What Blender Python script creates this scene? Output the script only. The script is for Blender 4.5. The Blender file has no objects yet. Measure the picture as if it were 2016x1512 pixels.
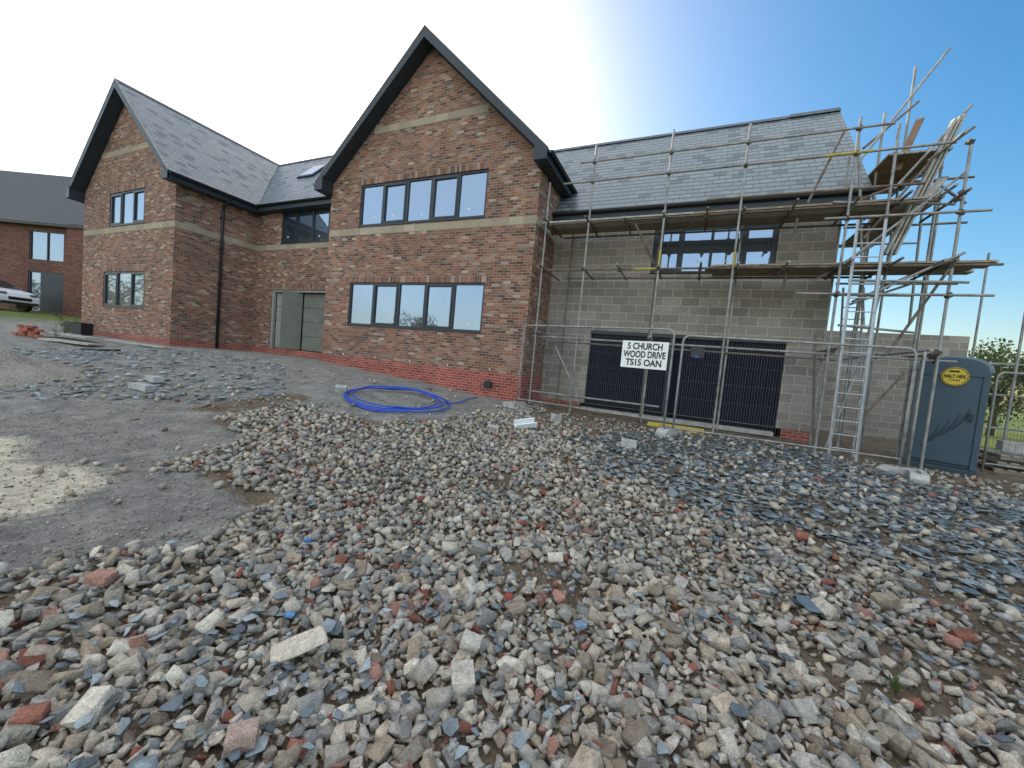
import bpy, bmesh, math, random
import numpy as np
from mathutils import Vector, Matrix
random.seed(4); rng=np.random.default_rng(4)
S=bpy.context.scene; C=S.collection
rad=math.radians
# ------------------------------------------------------------------ camera model
EYE=1.5; FPX=760.0
_r,_p,_y=rad(5.3),rad(3.3),rad(24)
Fh=Vector((-math.sin(_y),math.cos(_y),0)); Rh=Vector((math.cos(_y),math.sin(_y),0)); Zv=Vector((0,0,1))
UPc=Fh*math.sin(_p)+Zv*math.cos(_p); FW=Fh*math.cos(_p)-Zv*math.sin(_p)
CR=Rh*math.cos(_r)+UPc*math.sin(_r); CD=Rh*math.sin(_r)-UPc*math.cos(_r)
def ray(u,v): return CR*(u-1008)+CD*(v-756)+FW*FPX
def atY(u,v,Y): d=ray(u,v); t=Y/d.y; return Vector((d.x*t,Y,EYE+d.z*t))
def atPl(u,v,p0,n):
    d=ray(u,v); e=Vector((0,0,EYE)); t=(p0-e).dot(n)/d.dot(n); return e+d*t
def sm(t): t=np.clip(t,0,1); return t*t*(3-2*t)
def gz(x,y):
    x=np.asarray(x,float); y=np.asarray(y,float)
    H=np.interp(x,[-160,-60,-45,-34,-30,-25,-17,-11.6,-8,-4,-2.6,2,4.4,8,20],[0,2.1,2.1,1.75,1.6,1.02,.93,.90,.68,.38,.33,.27,.14,.1,0])
    yf=np.interp(x,[-24,-17.2,-16.5,-11.8,-4,-3.9,8],[7.6,7.6,9.3,9.4,9.5,10,10])
    y0=np.interp(x,[-14,-8],[-3,1.5])
    z=H*sm((y-y0)/(yf-y0))
    near=np.exp(-((x+3)**2+(y-4)**2)/200.)
    z=z+near*(.018*np.sin(x*2.1+1)*np.sin(y*1.7)+.012*np.sin(x*4.7+y*3.1)+.006*np.sin(x*11+y*9)*np.sin(y*13-x*5))
    return z
def gzf(x,y): return float(gz(x,y))
def G(u,v):
    d=ray(u,v); d=d/d.length; t=.8
    for i in range(4000):
        p=Vector((d.x*t,d.y*t,EYE+d.z*t))
        if p.z<=gzf(p.x,p.y): return p
        t+=.02 if t<14 else .2
    return p
def proj(P):
    P=np.asarray(P,float)-np.array([0,0,EYE])
    a=P@np.array(CR); b=P@np.array(CD); f=P@np.array(FW)
    f=np.where(f<.05,.05,f)
    return 1008+a/f*FPX,756+b/f*FPX,f
cam=bpy.data.cameras.new('camera'); co=bpy.data.objects.new('camera',cam); C.objects.link(co)
M=Matrix((CR,-CD,-FW)).transposed().to_4x4(); M.translation=Vector((0,0,EYE)); co.matrix_world=M
cam.sensor_width=36; cam.lens=36*FPX/2016; cam.clip_end=3000; cam.clip_start=.05; S.camera=co
# ------------------------------------------------------------------ node helpers
class NT:
    def __init__(s,name):
        s.m=bpy.data.materials.new(name); s.m.use_nodes=True; s.t=s.m.node_tree; s.n=s.t.nodes
        s.b=s.n['Principled BSDF']
    def new(s,k,**kw):
        n=s.n.new(k)
        for a,b in kw.items(): setattr(n,a,b)
        return n
    def put(s,sock,v):
        if isinstance(v,bpy.types.NodeSocket): s.t.links.new(v,sock)
        elif isinstance(v,(tuple,list)) and len(v)==3 and sock.type=='RGBA': sock.default_value=(*v,1)
        else: sock.default_value=v
    def ma(s,op,a,b=None,c=None):
        n=s.new('ShaderNodeMath',operation=op); s.put(n.inputs[0],a)
        if b is not None: s.put(n.inputs[1],b)
        if c is not None: s.put(n.inputs[2],c)
        return n.outputs[0]
    def mix(s,f,a,b,mode='MIX'):
        n=s.new('ShaderNodeMix',data_type='RGBA',blend_type=mode)
        s.put(n.inputs[0],f); s.put(n.inputs[6],a); s.put(n.inputs[7],b); return n.outputs[2]
    def noise(s,vec,scale,detail=3,rough=.6):
        n=s.new('ShaderNodeTexNoise'); 
        if vec is not None: s.t.links.new(vec,n.inputs['Vector'])
        n.inputs['Scale'].default_value=scale; n.inputs['Detail'].default_value=detail; n.inputs['Roughness'].default_value=rough
        return n.outputs[0]
    def rng(s,v,a,b,c=0,d=1):
        n=s.new('ShaderNodeMapRange'); s.put(n.inputs[0],v)
        for i,k in enumerate((a,b,c,d)): n.inputs[i+1].default_value=k
        return n.outputs[0]
    def ramp(s,v,stops,mode='LINEAR'):
        n=s.new('ShaderNodeValToRGB'); cr=n.color_ramp; cr.interpolation=mode
        while len(cr.elements)<len(stops): cr.elements.new(.5)
        for e,(p,c) in zip(cr.elements,stops): e.position=p; e.color=(*c,1)
        s.put(n.inputs[0],v); return n.outputs[0]
    def pos(s): return s.new('ShaderNodeNewGeometry')
    def obj(s): return s.new('ShaderNodeTexCoord').outputs['Object']
    def sep(s,v):
        n=s.new('ShaderNodeSeparateXYZ'); s.t.links.new(v,n.inputs[0]); return n.outputs
    def comb(s,x,y,z=0.):
        n=s.new('ShaderNodeCombineXYZ'); s.put(n.inputs[0],x); s.put(n.inputs[1],y); s.put(n.inputs[2],z); return n.outputs[0]
    def bump(s,h,strength=.5,dist=.01):
        n=s.new('ShaderNodeBump'); s.put(n.inputs['Height'],h); n.inputs['Strength'].default_value=strength; n.inputs['Distance'].default_value=dist
        s.t.links.new(n.outputs[0],s.b.inputs['Normal'])
    def fin(s,col=None,rough=.8,metal=0,spec=.5):
        if col is not None: s.put(s.b.inputs['Base Color'],col)
        s.put(s.b.inputs['Roughness'],rough); s.put(s.b.inputs['Metallic'],metal); s.b.inputs['Specular IOR Level'].default_value=spec
        return s.m
def masonry(name,bw,bh,mort,stops,mcol,vert=False,smear=.0,smearcol=(.5,.45,.4),bd=.006,edge=.004,vr=.25):
    k=NT(name); g=k.pos(); p=k.sep(g.outputs['Position']); n=k.sep(g.outputs['Normal'])
    ax=k.ma('GREATER_THAN',k.ma('ABSOLUTE',n[0]),.5)
    u=k.ma('ADD',k.ma('MULTIPLY',p[1],ax),k.ma('MULTIPLY',p[0],k.ma('SUBTRACT',1.,ax)))
    u=k.ma('ADD',u,100.); v=p[2]
    if vert: u,v=v,u
    row=k.ma('FLOOR',k.ma('DIVIDE',v,bh))
    off=k.ma('MULTIPLY',k.ma('MODULO',row,2.),0.0 if vert else .5)
    uu=k.ma('ADD',k.ma('DIVIDE',u,bw),off); col=k.ma('FLOOR',uu)
    fu=k.ma('MULTIPLY',k.ma('FRACT',uu),bw); fv=k.ma('MULTIPLY',k.ma('FRACT',k.ma('DIVIDE',v,bh)),bh)
    d=k.ma('MINIMUM',k.ma('MINIMUM',fu,k.ma('SUBTRACT',bw,fu)),k.ma('MINIMUM',fv,k.ma('SUBTRACT',bh,fv)))
    nz=k.noise(g.outputs['Position'],45,2)
    d=k.ma('ADD',d,k.ma('MULTIPLY',k.ma('SUBTRACT',nz,.5),.008))
    mask=k.rng(d,mort/2,mort/2+edge)
    w=k.new('ShaderNodeTexWhiteNoise',noise_dimensions='3D'); k.t.links.new(k.comb(col,row,0.),w.inputs[0])
    bc=k.ramp(w.outputs[0],stops,'CONSTANT')
    w2=k.sep(w.outputs[1])
    val=k.ma('MULTIPLY',k.rng(w2[1],0,1,1-vr,1+vr),k.rng(k.noise(g.outputs['Position'],22,4,.7),.3,.7,.8,1.18))
    bc=k.mix(1.,bc,k.comb(val,val,val),'MULTIPLY')
    if smear:
        mp=k.new('ShaderNodeMapping'); k.t.links.new(g.outputs['Position'],mp.inputs[0]); mp.inputs['Scale'].default_value=(3.2,3.2,9)
        sn=k.rng(k.noise(mp.outputs[0],1.5,5,.75),.54,.68,0,smear)
        bc=k.mix(sn,bc,smearcol)
    large=k.rng(k.noise(g.outputs['Position'],.55,4,.6),.3,.7,.82,1.14)
    c=k.mix(mask,mcol,bc); c=k.mix(1.,c,k.comb(large,large,large),'MULTIPLY')
    k.bump(k.ma('ADD',mask,k.ma('MULTIPLY',nz,.5)),.7,bd)
    return k.fin(c,.88,0,.3)
def plain(name,col,rough=.6,metal=0,var=.15,scale=8,spec=.5,bump=0,coord='obj'):
    k=NT(name); v=k.obj() if coord=='obj' else k.pos().outputs['Position']
    nz=k.noise(v,scale,4,.6); f=k.rng(nz,.3,.7,1-var,1+var)
    c=k.mix(1.,col,k.comb(f,f,f),'MULTIPLY')
    if bump: k.bump(nz,.5,bump)
    r=k.rng(nz,.3,.7,max(0,rough-.08),min(1,rough+.08))
    return k.fin(c,r,metal,spec)
MT={}
MT['brick']=masonry('rustic_brick',.225,.075,.010,[(0,(.20,.083,.056)),(.22,(.27,.115,.073)),(.44,(.23,.108,.077)),(.58,(.085,.055,.047)),(.67,(.30,.165,.112)),(.78,(.15,.072,.053)),(.89,(.36,.275,.21)),(.95,(.23,.17,.14))],(.30,.25,.20),smear=.5,smearcol=(.41,.355,.30))
MT['soldier']=masonry('soldier_brick',.225,.075,.009,[(0,(.18,.077,.054)),(.3,(.24,.106,.072)),(.55,(.12,.063,.05)),(.75,(.27,.14,.10)),(.9,(.30,.215,.17))],(.28,.24,.19),vert=True,smear=.3)
MT['redbrick']=masonry('red_engineering_brick',.225,.075,.010,[(0,(.29,.058,.042)),(.35,(.33,.07,.048)),(.7,(.23,.047,.037))],(.37,.27,.23),smear=.2,smearcol=(.31,.18,.15))
MT['band']=masonry('buff_block_band',.45,.225,.012,[(0,(.355,.295,.215)),(.5,(.33,.27,.20)),(.8,(.38,.32,.24))],(.26,.215,.165),smear=.3,smearcol=(.27,.23,.18),vr=.1)
MT['block']=masonry('concrete_block',.45,.225,.014,[(0,(.265,.235,.21)),(.3,(.285,.255,.225)),(.55,(.24,.215,.19)),(.8,(.305,.27,.24))],(.47,.41,.33),smear=.2,smearcol=(.235,.21,.185),vr=.12)
MT['nbrick']=masonry('neighbour_brick',.225,.075,.010,[(0,(.15,.055,.04)),(.4,(.19,.068,.048)),(.7,(.11,.044,.034))],(.16,.12,.10),smear=.0)
MT['dark']=plain('anthracite_trim',(.022,.031,.043),.45,0,.1,6,spec=.4)
MT['frame']=plain('anthracite_window_frame',(.022,.028,.037),.4,0,.08,6,spec=.4)
MT['galv']=plain('galvanised_tube',(.27,.265,.25),.55,.35,.45,5)
MT['rust']=plain('worn_dark_tube',(.17,.13,.10),.7,.3,.45,6)
MT['coup']=plain('coupler_steel',(.10,.085,.07),.65,.4,.4,20)
MT['wire']=plain('fence_wire',(.13,.135,.14),.6,.3,.2,5)
MT['yellow']=plain('yellow_paint',(.60,.44,.04),.6,0,.15,20)
MT['tape']=plain('faded_yellow_paint',(.40,.31,.06),.7,0,.3,20)
MT['alu']=plain('ladder_aluminium',(.46,.47,.48),.42,.5,.2,8)
MT['wood']=plain('weathered_board',(.24,.19,.135),.85,0,.4,5,bump=.002)
MT['wood2']=plain('grey_board',(.36,.34,.30),.85,0,.3,5,bump=.002)
MT['verge']=plain('verge_mortar_line',(.30,.28,.24),.85,0,.3,5)
MT['ply']=plain('plywood',(.22,.135,.08),.8,0,.3,4)
MT['concrete']=plain('cast_concrete',(.37,.36,.34),.92,0,.3,9,bump=.006)
MT['white']=plain('white_plastic',(.75,.76,.77),.4,0,.05,5)
MT['black']=plain('black_plastic',(.013,.014,.017),.45,0,.2,5)
MT['blue']=plain('blue_water_pipe',(.008,.065,.45),.4,0,.08,6)
MT['toilet']=plain('toilet_blue_plastic',(.036,.068,.098),.5,0,.15,3)
MT['toiletd']=plain('toilet_dark_plastic',(.024,.046,.070),.5,0,.1,3)
MT['toiletl']=plain('toilet_roof_plastic',(.13,.18,.22),.45,0,.1,3)
MT['ink']=plain('black_lettering',(.008,.008,.008),.6,0,0,3)
MT['signw']=plain('white_sign_board',(.80,.80,.79),.45,0,.03,3)
MT['navy']=plain('navy_garage_door',(.004,.006,.018),.6,0,.1,1,spec=.2)
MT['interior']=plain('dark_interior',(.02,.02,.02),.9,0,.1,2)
MT['greyboard']=plain('grey_sheet',(.15,.155,.13),.8,0,.2,2.5)
MT['lightboard']=plain('pale_grey_sheet',(.27,.275,.255),.8,0,.15,2.5)
MT['redclay']=plain('loose_red_brick',(.33,.10,.065),.9,0,.3,14,bump=.003)
MT['carw']=plain('white_car_paint',(.72,.73,.75),.25,0,.02,3)
MT['bark']=plain('tree_bark',(.10,.075,.05),.9,0,.3,12,bump=.01)
MT['orange']=plain('orange_plastic',(.75,.16,.03),.6,0,.1,6)
MT['gheap']=plain('gravel_heap_grit',(.25,.225,.19),.95,0,.55,34,bump=.04)
def glassm(name,dark,fac,gc=(.85,.92,1)):
    k=NT(name); g=k.new('ShaderNodeBsdfGlossy'); g.inputs['Roughness'].default_value=.02; g.inputs['Color'].default_value=(*gc,1)
    d=k.b; d.inputs['Base Color'].default_value=(*dark,1); d.inputs['Roughness'].default_value=.3
    bn=k.new('ShaderNodeBump'); bn.inputs['Strength'].default_value=.05; bn.inputs['Distance'].default_value=.02
    k.t.links.new(k.noise(k.pos().outputs['Position'],1.3,1),bn.inputs['Height']); k.t.links.new(bn.outputs[0],g.inputs['Normal'])
    mx=k.new('ShaderNodeMixShader'); mx.inputs[0].default_value=fac
    k.t.links.new(d.outputs[0],mx.inputs[1]); k.t.links.new(g.outputs[0],mx.inputs[2]); k.t.links.new(mx.outputs[0],k.n['Material Output'].inputs[0])
    return k.m
MT['glass']=glassm('window_glass',(.022,.033,.045),.32,(.55,.74,1))
MT['cglass']=glassm('car_glass',(.01,.012,.014),.12)
def slate():
    k=NT('roof_slate'); uv=k.new('ShaderNodeTexCoord').outputs['UV']; p=k.sep(uv); bw,bh=.30,.225
    row=k.ma('FLOOR',k.ma('DIVIDE',p[1],bh)); uu=k.ma('ADD',k.ma('DIVIDE',p[0],bw),k.ma('MULTIPLY',k.ma('MODULO',row,2.),.5))
    col=k.ma('FLOOR',uu); fu=k.ma('MULTIPLY',k.ma('FRACT',uu),bw); fv=k.ma('FRACT',k.ma('DIVIDE',p[1],bh))
    gap=k.rng(k.ma('MINIMUM',fu,k.ma('SUBTRACT',bw,fu)),.003,.012)
    bot=k.rng(fv,.14,.30)
    m=k.ma('MULTIPLY',gap,bot)
    w=k.new('ShaderNodeTexWhiteNoise',noise_dimensions='3D'); k.t.links.new(k.comb(col,row,0.),w.inputs[0])
    c=k.ramp(w.outputs[0],[(0,(.092,.122,.135)),(.3,(.118,.152,.163)),(.6,(.15,.187,.195)),(.85,(.075,.102,.114))],'CONSTANT')
    f=k.rng(k.noise(uv,14,4),.3,.7,.85,1.15); c=k.mix(1.,c,k.comb(f,f,f),'MULTIPLY')
    c=k.mix(m,(.012,.018,.024),c)
    tilt=k.ma('MULTIPLY',k.sep(w.outputs[1])[0],.35)
    h=k.ma('ADD',k.ma('MULTIPLY',k.ma('SUBTRACT',1.,fv),k.ma('ADD',.8,tilt)),k.ma('MULTIPLY',m,.4))
    k.bump(h,.6,.010)
    return k.fin(c,k.rng(w.outputs[0],0,1,.36,.55),0,.6)
MT['slate']=slate()
def stone_mat(name,rough=.9,bump=.006,sc=28):
    k=NT(name); a=k.new('ShaderNodeAttribute',attribute_name='col').outputs['Color']; o=k.new('ShaderNodeObjectInfo').outputs['Color']
    v=k.pos().outputs['Position']; n1=k.noise(v,sc,4,.7); n2=k.noise(v,150,2,.7)
    f=k.ma('MULTIPLY',k.rng(n1,.3,.7,.66,1.28),k.rng(n2,.3,.7,.7,1.28))
    c=k.mix(1.,k.mix(1.,a,o,'MULTIPLY'),k.comb(f,f,f),'MULTIPLY')
    k.bump(k.ma('ADD',n1,k.ma('MULTIPLY',n2,.5)),1.,bump); return k.fin(c,rough,0,.25)
MT['stone']=stone_mat('broken_rubble',.88,.012); MT['chip']=stone_mat('slate_chip',.5,.002,12)
def leafm(name,c1,c2):
    k=NT(name); n=k.noise(k.pos().outputs['Position'],2.2,3)
    c=k.mix(k.rng(n,.35,.65),c1,c2)
    tr=k.new('ShaderNodeBsdfTranslucent'); k.put(tr.inputs[0],c); k.fin(c,.6)
    mx=k.new('ShaderNodeMixShader'); mx.inputs[0].default_value=.3
    k.t.links.new(k.b.outputs[0],mx.inputs[1]); k.t.links.new(tr.outputs[0],mx.inputs[2]); k.t.links.new(mx.outputs[0],k.n['Material Output'].inputs[0])
    return k.m
MT['leaf']=leafm('foliage',(.03,.06,.018),(.085,.12,.035)); MT['leaf2']=leafm('weed_leaves',(.05,.10,.025),(.13,.17,.05))
# ------------------------------------------------------------------ mesh helpers
class MB:
    def __init__(s): s.v=[]; s.f=[]
    def quad(s,*p):
        i=len(s.v); s.v+= [Vector(q) for q in p]; s.f.append(tuple(range(i,i+len(p)))); return s
    def box(s,a,b,mat=None):
        x0,y0,z0=a; x1,y1,z1=b; i=len(s.v)
        P=[Vector(q) for q in ((x0,y0,z0),(x1,y0,z0),(x1,y1,z0),(x0,y1,z0),(x0,y0,z1),(x1,y0,z1),(x1,y1,z1),(x0,y1,z1))]
        if mat: P=[mat@q for q in P]
        s.v+=P; s.f+=[tuple(i+k for k in q) for q in ((0,3,2,1),(4,5,6,7),(0,1,5,4),(1,2,6,5),(2,3,7,6),(3,0,4,7))]; return s
    def path(s,pts,r,seg=8,close=False,cap=True):
        pts=[Vector(p) for p in pts]; n=len(pts); i0=len(s.v); prev=None
        for k in range(n):
            if close: t=(pts[(k+1)%n]-pts[k-1]).normalized()
            else: t=(pts[min(k+1,n-1)]-pts[max(k-1,0)]).normalized()
            if prev is None:
                a=Vector((0,0,1)) if abs(t.z)<.9 else Vector((1,0,0)); nn=t.cross(a).normalized()
            else: nn=(prev-t*prev.dot(t)).normalized()
            prev=nn; bb=t.cross(nn); rr=r[k] if isinstance(r,(list,tuple)) else r
            for j in range(seg):
                a=2*math.pi*j/seg; s.v.append(pts[k]+nn*math.cos(a)*rr+bb*math.sin(a)*rr)
        for k in range(n if close else n-1):
            A=i0+k*seg; B=i0+((k+1)%n)*seg
            for j in range(seg): s.f.append((A+j,A+(j+1)%seg,B+(j+1)%seg,B+j))
        if cap and not close:
            s.f.append(tuple(i0+j for j in range(seg))[::-1]); s.f.append(tuple(i0+(n-1)*seg+j for j in range(seg)))
        return s
    def tube(s,a,b,r=.024,seg=8): return s.path([a,b],r,seg)
    def prism(s,poly,off):
        i=len(s.v); n=len(poly); off=Vector(off); s.v+=[Vector(p) for p in poly]+[Vector(p)+off for p in poly]
        s.f.append(tuple(i+k for k in range(n))[::-1]); s.f.append(tuple(i+n+k for k in range(n)))
        for k in range(n): s.f.append((i+k,i+(k+1)%n,i+n+(k+1)%n,i+n+k))
        return s
def wm(o):
    m=o.matrix_basis.copy()
    while o.parent: o=o.parent; m=o.matrix_basis@m
    return m
def build(name,mb,mat,parent=None,world=True,bev=0,smooth=False,uvs=None):
    me=bpy.data.meshes.new(name); vs=mb.v
    if parent and world:
        iv=wm(parent).inverted(); vs=[iv@v for v in vs]
    me.from_pydata([tuple(v) for v in vs],[],mb.f)
    bm=bmesh.new(); bm.from_mesh(me)
    if uvs is None: bmesh.ops.recalc_face_normals(bm,faces=bm.faces)
    if bev:
        bmesh.ops.remove_doubles(bm,verts=bm.verts,dist=1e-5)
        bmesh.ops.bevel(bm,geom=bm.edges[:],offset=bev,segments=2,affect='EDGES',clamp_overlap=True,profile=.6)
    bm.to_mesh(me); bm.free()
    if uvs:
        l=me.uv_layers.new(name='UVMap')
        k=0
        for poly in me.polygons:
            for li in poly.loop_indices: l.data[li].uv=uvs[k]; k+=1
    if smooth:
        for p in me.polygons: p.use_smooth=True
    me.materials.append(MT[mat] if isinstance(mat,str) else mat)
    o=bpy.data.objects.new(name,me); C.objects.link(o)
    if parent: o.parent=parent
    return o
def tag(o,label,cat,group=None,kind=None):
    if label: o['label']=label
    if cat: o['category']=cat
    if group: o['group']=group
    if kind: o['kind']=kind
    return o
def thing(name,label,cat,loc=(0,0,0),rz=0,group=None):
    o=bpy.data.objects.new(name,None); C.objects.link(o); o.location=loc; o.rotation_euler=(0,0,rz); o.empty_display_size=.2
    return tag(o,label,cat,group)
def textmesh(name,txt,size,mat,parent,M4,weight=.0,align='CENTER',fitw=None):
    cu=bpy.data.curves.new(name,'FONT'); cu.body=txt; cu.size=size; cu.align_x=align; cu.align_y='CENTER'; cu.extrude=.001; cu.offset=weight; cu.space_line=.95
    t=bpy.data.objects.new('tmp',cu); C.objects.link(t); bpy.context.view_layer.update()
    me=bpy.data.meshes.new_from_object(t.evaluated_get(bpy.context.evaluated_depsgraph_get()))
    bpy.data.objects.remove(t)
    if fitw:
        xs=[v.co.x for v in me.vertices]; wd=max(xs)-min(xs); cx=(max(xs)+min(xs))/2
        me.transform(Matrix.Diagonal((fitw/wd,1,1,1))@Matrix.Translation((-cx,0,0)))
    me.transform(M4); me.materials.clear(); me.materials.append(MT[mat])
    o=bpy.data.objects.new(name,me); C.objects.link(o); o.parent=parent; return o
FACE=Matrix.Rotation(rad(90),4,'X')
# ------------------------------------------------------------------ ground
def poly(px): return np.array([(G(u,v).x,G(u,v).y) for u,v in px])
def inpoly(x,y,P):
    x=np.asarray(x); y=np.asarray(y); ins=np.zeros(x.shape,bool); j=len(P)-1
    for i in range(len(P)):
        xi,yi=P[i]; xj,yj=P[j]
        c=((yi>y)!=(yj>y))&(x<(xj-xi)*(y-yi)/((yj-yi) if yj!=yi else 1e-9)+xi); ins^=c; j=i
    return ins
BARE=[poly([(-600,800),(0,770),(150,795),(420,815),(470,850),(430,885),(340,905),(330,930),(440,935),(510,975),(490,1020),(400,1055),(330,1090),(200,1110),(100,1130),(0,1140),(-600,1200)]),
      poly([(300,700),(345,692),(640,712),(1020,797),(950,815),(880,830),(760,835),(650,815),(560,775),(450,765),(320,748),(200,730),(220,695)])]
SUNLIT=poly([(-400,830),(0,862),(60,875),(130,930),(150,965),(110,1000),(0,1025),(-400,1100)])  # outline of the sunlight patch painted on the ground at left
SLATE=poly([(1120,860),(1250,850),(1600,890),(1800,950),(2150,1010),(2300,1300),(2016,1200),(1800,1120),(1600,1070),(1400,1010),(1200,945)])
BROWNR=poly([(1720,930),(2300,960),(2300,1500),(1990,1360),(1860,1220),(1740,1090),(1860,1040),(1740,990)])
FRONT=poly([(1030,800),(1150,820),(1600,885),(1900,945),(1800,960),(1500,905),(1250,870),(1050,835)])
def axis(a,b,step,far,k=1.22):
    c=list(np.arange(a,b,step)); d=step; x=c[-1]
    while x<far: d*=k; x+=d; c.append(x)
    d=step; x=c[0]; pre=[]
    while x>-far: d*=k; x-=d; pre.append(x)
    return np.array(pre[::-1]+c)
gx=axis(-14,8,.12,900); gy=axis(-1,11,.12,900)
X,Y=np.meshgrid(gx,gy); Zg=gz(X,Y)
nx,ny=len(gx),len(gy)
me=bpy.data.meshes.new('ground')
idx=np.arange(nx*ny).reshape(ny,nx)
fc=np.stack([idx[:-1,:-1],idx[:-1,1:],idx[1:,1:],idx[1:,:-1]],-1).reshape(-1,4)
me.from_pydata(np.stack([X,Y,Zg],-1).reshape(-1,3).tolist(),[],fc.tolist())
ca=me.color_attributes.new('zone','FLOAT_COLOR','POINT')
xf,yf_=X.ravel(),Y.ravel()
jx=xf+.25*np.sin(yf_*3.1)+.12*np.sin(yf_*9); jy=yf_+.2*np.sin(xf*2.7)+.1*np.sin(xf*8)
grass=((xf<-26.5)|(xf>7.5)|(yf_>19)|(yf_<-8)).astype(float)
grey=np.zeros_like(xf)
for b in BARE: grey=np.maximum(grey,inpoly(jx,jy,b).astype(float))
grey=np.maximum(grey,(yf_>6.2)*(xf<-3.5)*1.)
grey=np.maximum(grey,(xf<-8)*1.)
sunlit=inpoly(jx,jy,SUNLIT).astype(float)
def blur(a,n=2):
    a=a.reshape(ny,nx)
    for _ in range(n):
        p=np.pad(a,1,mode='edge'); a=(p[:-2,1:-1]+p[2:,1:-1]+p[1:-1,:-2]+p[1:-1,2:]+p[1:-1,1:-1])/5
    return a.ravel()
colz=np.stack([grass,blur(grey,3),blur(sunlit,3),np.ones_like(xf)],-1)
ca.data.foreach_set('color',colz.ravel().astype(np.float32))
for p in me.polygons: p.use_smooth=True
k=NT('site_soil'); z=k.sep(k.new('ShaderNodeAttribute',attribute_name='zone').outputs['Vector']); v=k.pos().outputs['Position']
n1=k.noise(v,.9,5,.65); n2=k.noise(v,9,5,.7); n3=k.noise(v,60,4,.75); n4=k.noise(v,2.6,5,.7)
brown=k.mix(k.rng(n4,.35,.65),(.15,.108,.072),(.28,.215,.145)); gry=k.mix(k.rng(n4,.33,.67),(.22,.21,.19),(.41,.38,.335))
sunlitc=k.mix(k.rng(n2,.35,.65),(.72,.62,.45),(.82,.73,.56)); gr=k.mix(k.rng(n2,.35,.65),(.07,.11,.025),(.20,.23,.07))  # first mix: sunlight put into the soil colour as a pale tone
c=k.mix(k.rng(k.ma('ADD',z[1],k.ma('MULTIPLY',k.ma('SUBTRACT',n2,.5),.7)),.35,.65),brown,gry)
c=k.mix(k.rng(k.ma('ADD',z[2],k.ma('MULTIPLY',k.ma('SUBTRACT',n2,.5),.9)),.25,.8),c,sunlitc); c=k.mix(z[0],c,gr)
f=k.ma('MULTIPLY',k.rng(n2,.3,.7,.74,1.22),k.rng(n3,.3,.7,.55,1.45)); c=k.mix(1.,c,k.comb(f,f,f),'MULTIPLY')
k.bump(k.ma('ADD',k.ma('MULTIPLY',n2,1.8),n3),1.,.04); MT['soil']=k.fin(c,.95,0,.2)
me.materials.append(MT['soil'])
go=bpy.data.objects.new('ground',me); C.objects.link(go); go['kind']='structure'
# ------------------------------------------------------------------ rubble
def chunk(seed,npts,bev=0,ex=6.):
    rd=random.Random(seed); bm=bmesh.new()
    for i in range(npts):
        a=[rd.uniform(-1,1) for _ in range(3)]; nrm=(sum(abs(q)**ex for q in a))**(1/ex)
        bm.verts.new([q/nrm*.5*rd.uniform(.78,1) for q in a])
    bmesh.ops.convex_hull(bm,input=bm.verts); 
    lone=[v for v in bm.verts if not v.link_faces]; bmesh.ops.delete(bm,geom=lone,context='VERTS')
    if bev: bmesh.ops.bevel(bm,geom=bm.edges[:],offset=bev,segments=1,affect='EDGES',clamp_overlap=True)
    bmesh.ops.triangulate(bm,faces=bm.faces); bm.verts.index_update()
    V=np.array([v.co[:] for v in bm.verts]); T=np.array([[v.index for v in f.verts] for f in bm.faces]); bm.free(); return V,T
def brickbit(seed):
    rd=random.Random(seed); bm=bmesh.new()
    for sx in (-1,1):
        for sy in (-1,1):
            for sz in (-1,1):
                for _ in range(3 if sx>0 else 1):
                    bm.verts.new((sx*.5*rd.uniform(.7 if sx>0 else .96,1),sy*.5*rd.uniform(.85 if sx>0 else .97,1),sz*.5*rd.uniform(.85 if sx>0 else .97,1)))
    bmesh.ops.convex_hull(bm,input=bm.verts); lone=[v for v in bm.verts if not v.link_faces]; bmesh.ops.delete(bm,geom=lone,context='VERTS')
    bmesh.ops.bevel(bm,geom=bm.edges[:],offset=.02,segments=1,affect='EDGES',clamp_overlap=True); bmesh.ops.triangulate(bm,faces=bm.faces); bm.verts.index_update()
    V=np.array([v.co[:] for v in bm.verts]); T=np.array([[v.index for v in f.verts] for f in bm.faces]); bm.free(); return V,T
def plate(seed):
    rd=random.Random(seed); n=rd.choice([4,4,5,5,6]); an=sorted([(i+rd.uniform(-.35,.35))*2*math.pi/n for i in range(n)])
    P=[(math.cos(a)*rd.uniform(.28,.6),math.sin(a)*rd.uniform(.28,.6)) for a in an]
    V=np.array([(x,y,-.5) for x,y in P]+[(x*.97,y*.97,.5) for x,y in P]); T=[]
    for i in range(1,n-1): T+=[(0,i+1,i),(n,n+i,n+i+1)]
    for i in range(n): j=(i+1)%n; T+=[(i,j,n+j),(i,n+j,n+i)]
    return V,np.array(T)
PR_hi=[chunk(100+i,11+i%4,.016) for i in range(14)]+[brickbit(50),brickbit(51)]; PR_lo=[chunk(200+i,10) for i in range(14)]; PR_sl=[plate(300+i) for i in range(14)]
def rots(yaw,tx,ty):
    cy,sy=np.cos(yaw),np.sin(yaw); cx,sx=np.cos(tx),np.sin(tx); cz,sz=np.cos(ty),np.sin(ty); o=np.zeros_like(yaw); l=o+1
    Rz=np.stack([cy,-sy,o,sy,cy,o,o,o,l],-1).reshape(-1,3,3); Rx=np.stack([l,o,o,o,cx,-sx,o,sx,cx],-1).reshape(-1,3,3); Ry=np.stack([cz,o,sz,o,l,o,-sz,o,cz],-1).reshape(-1,3,3)
    return Rx@Ry@Rz
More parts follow.
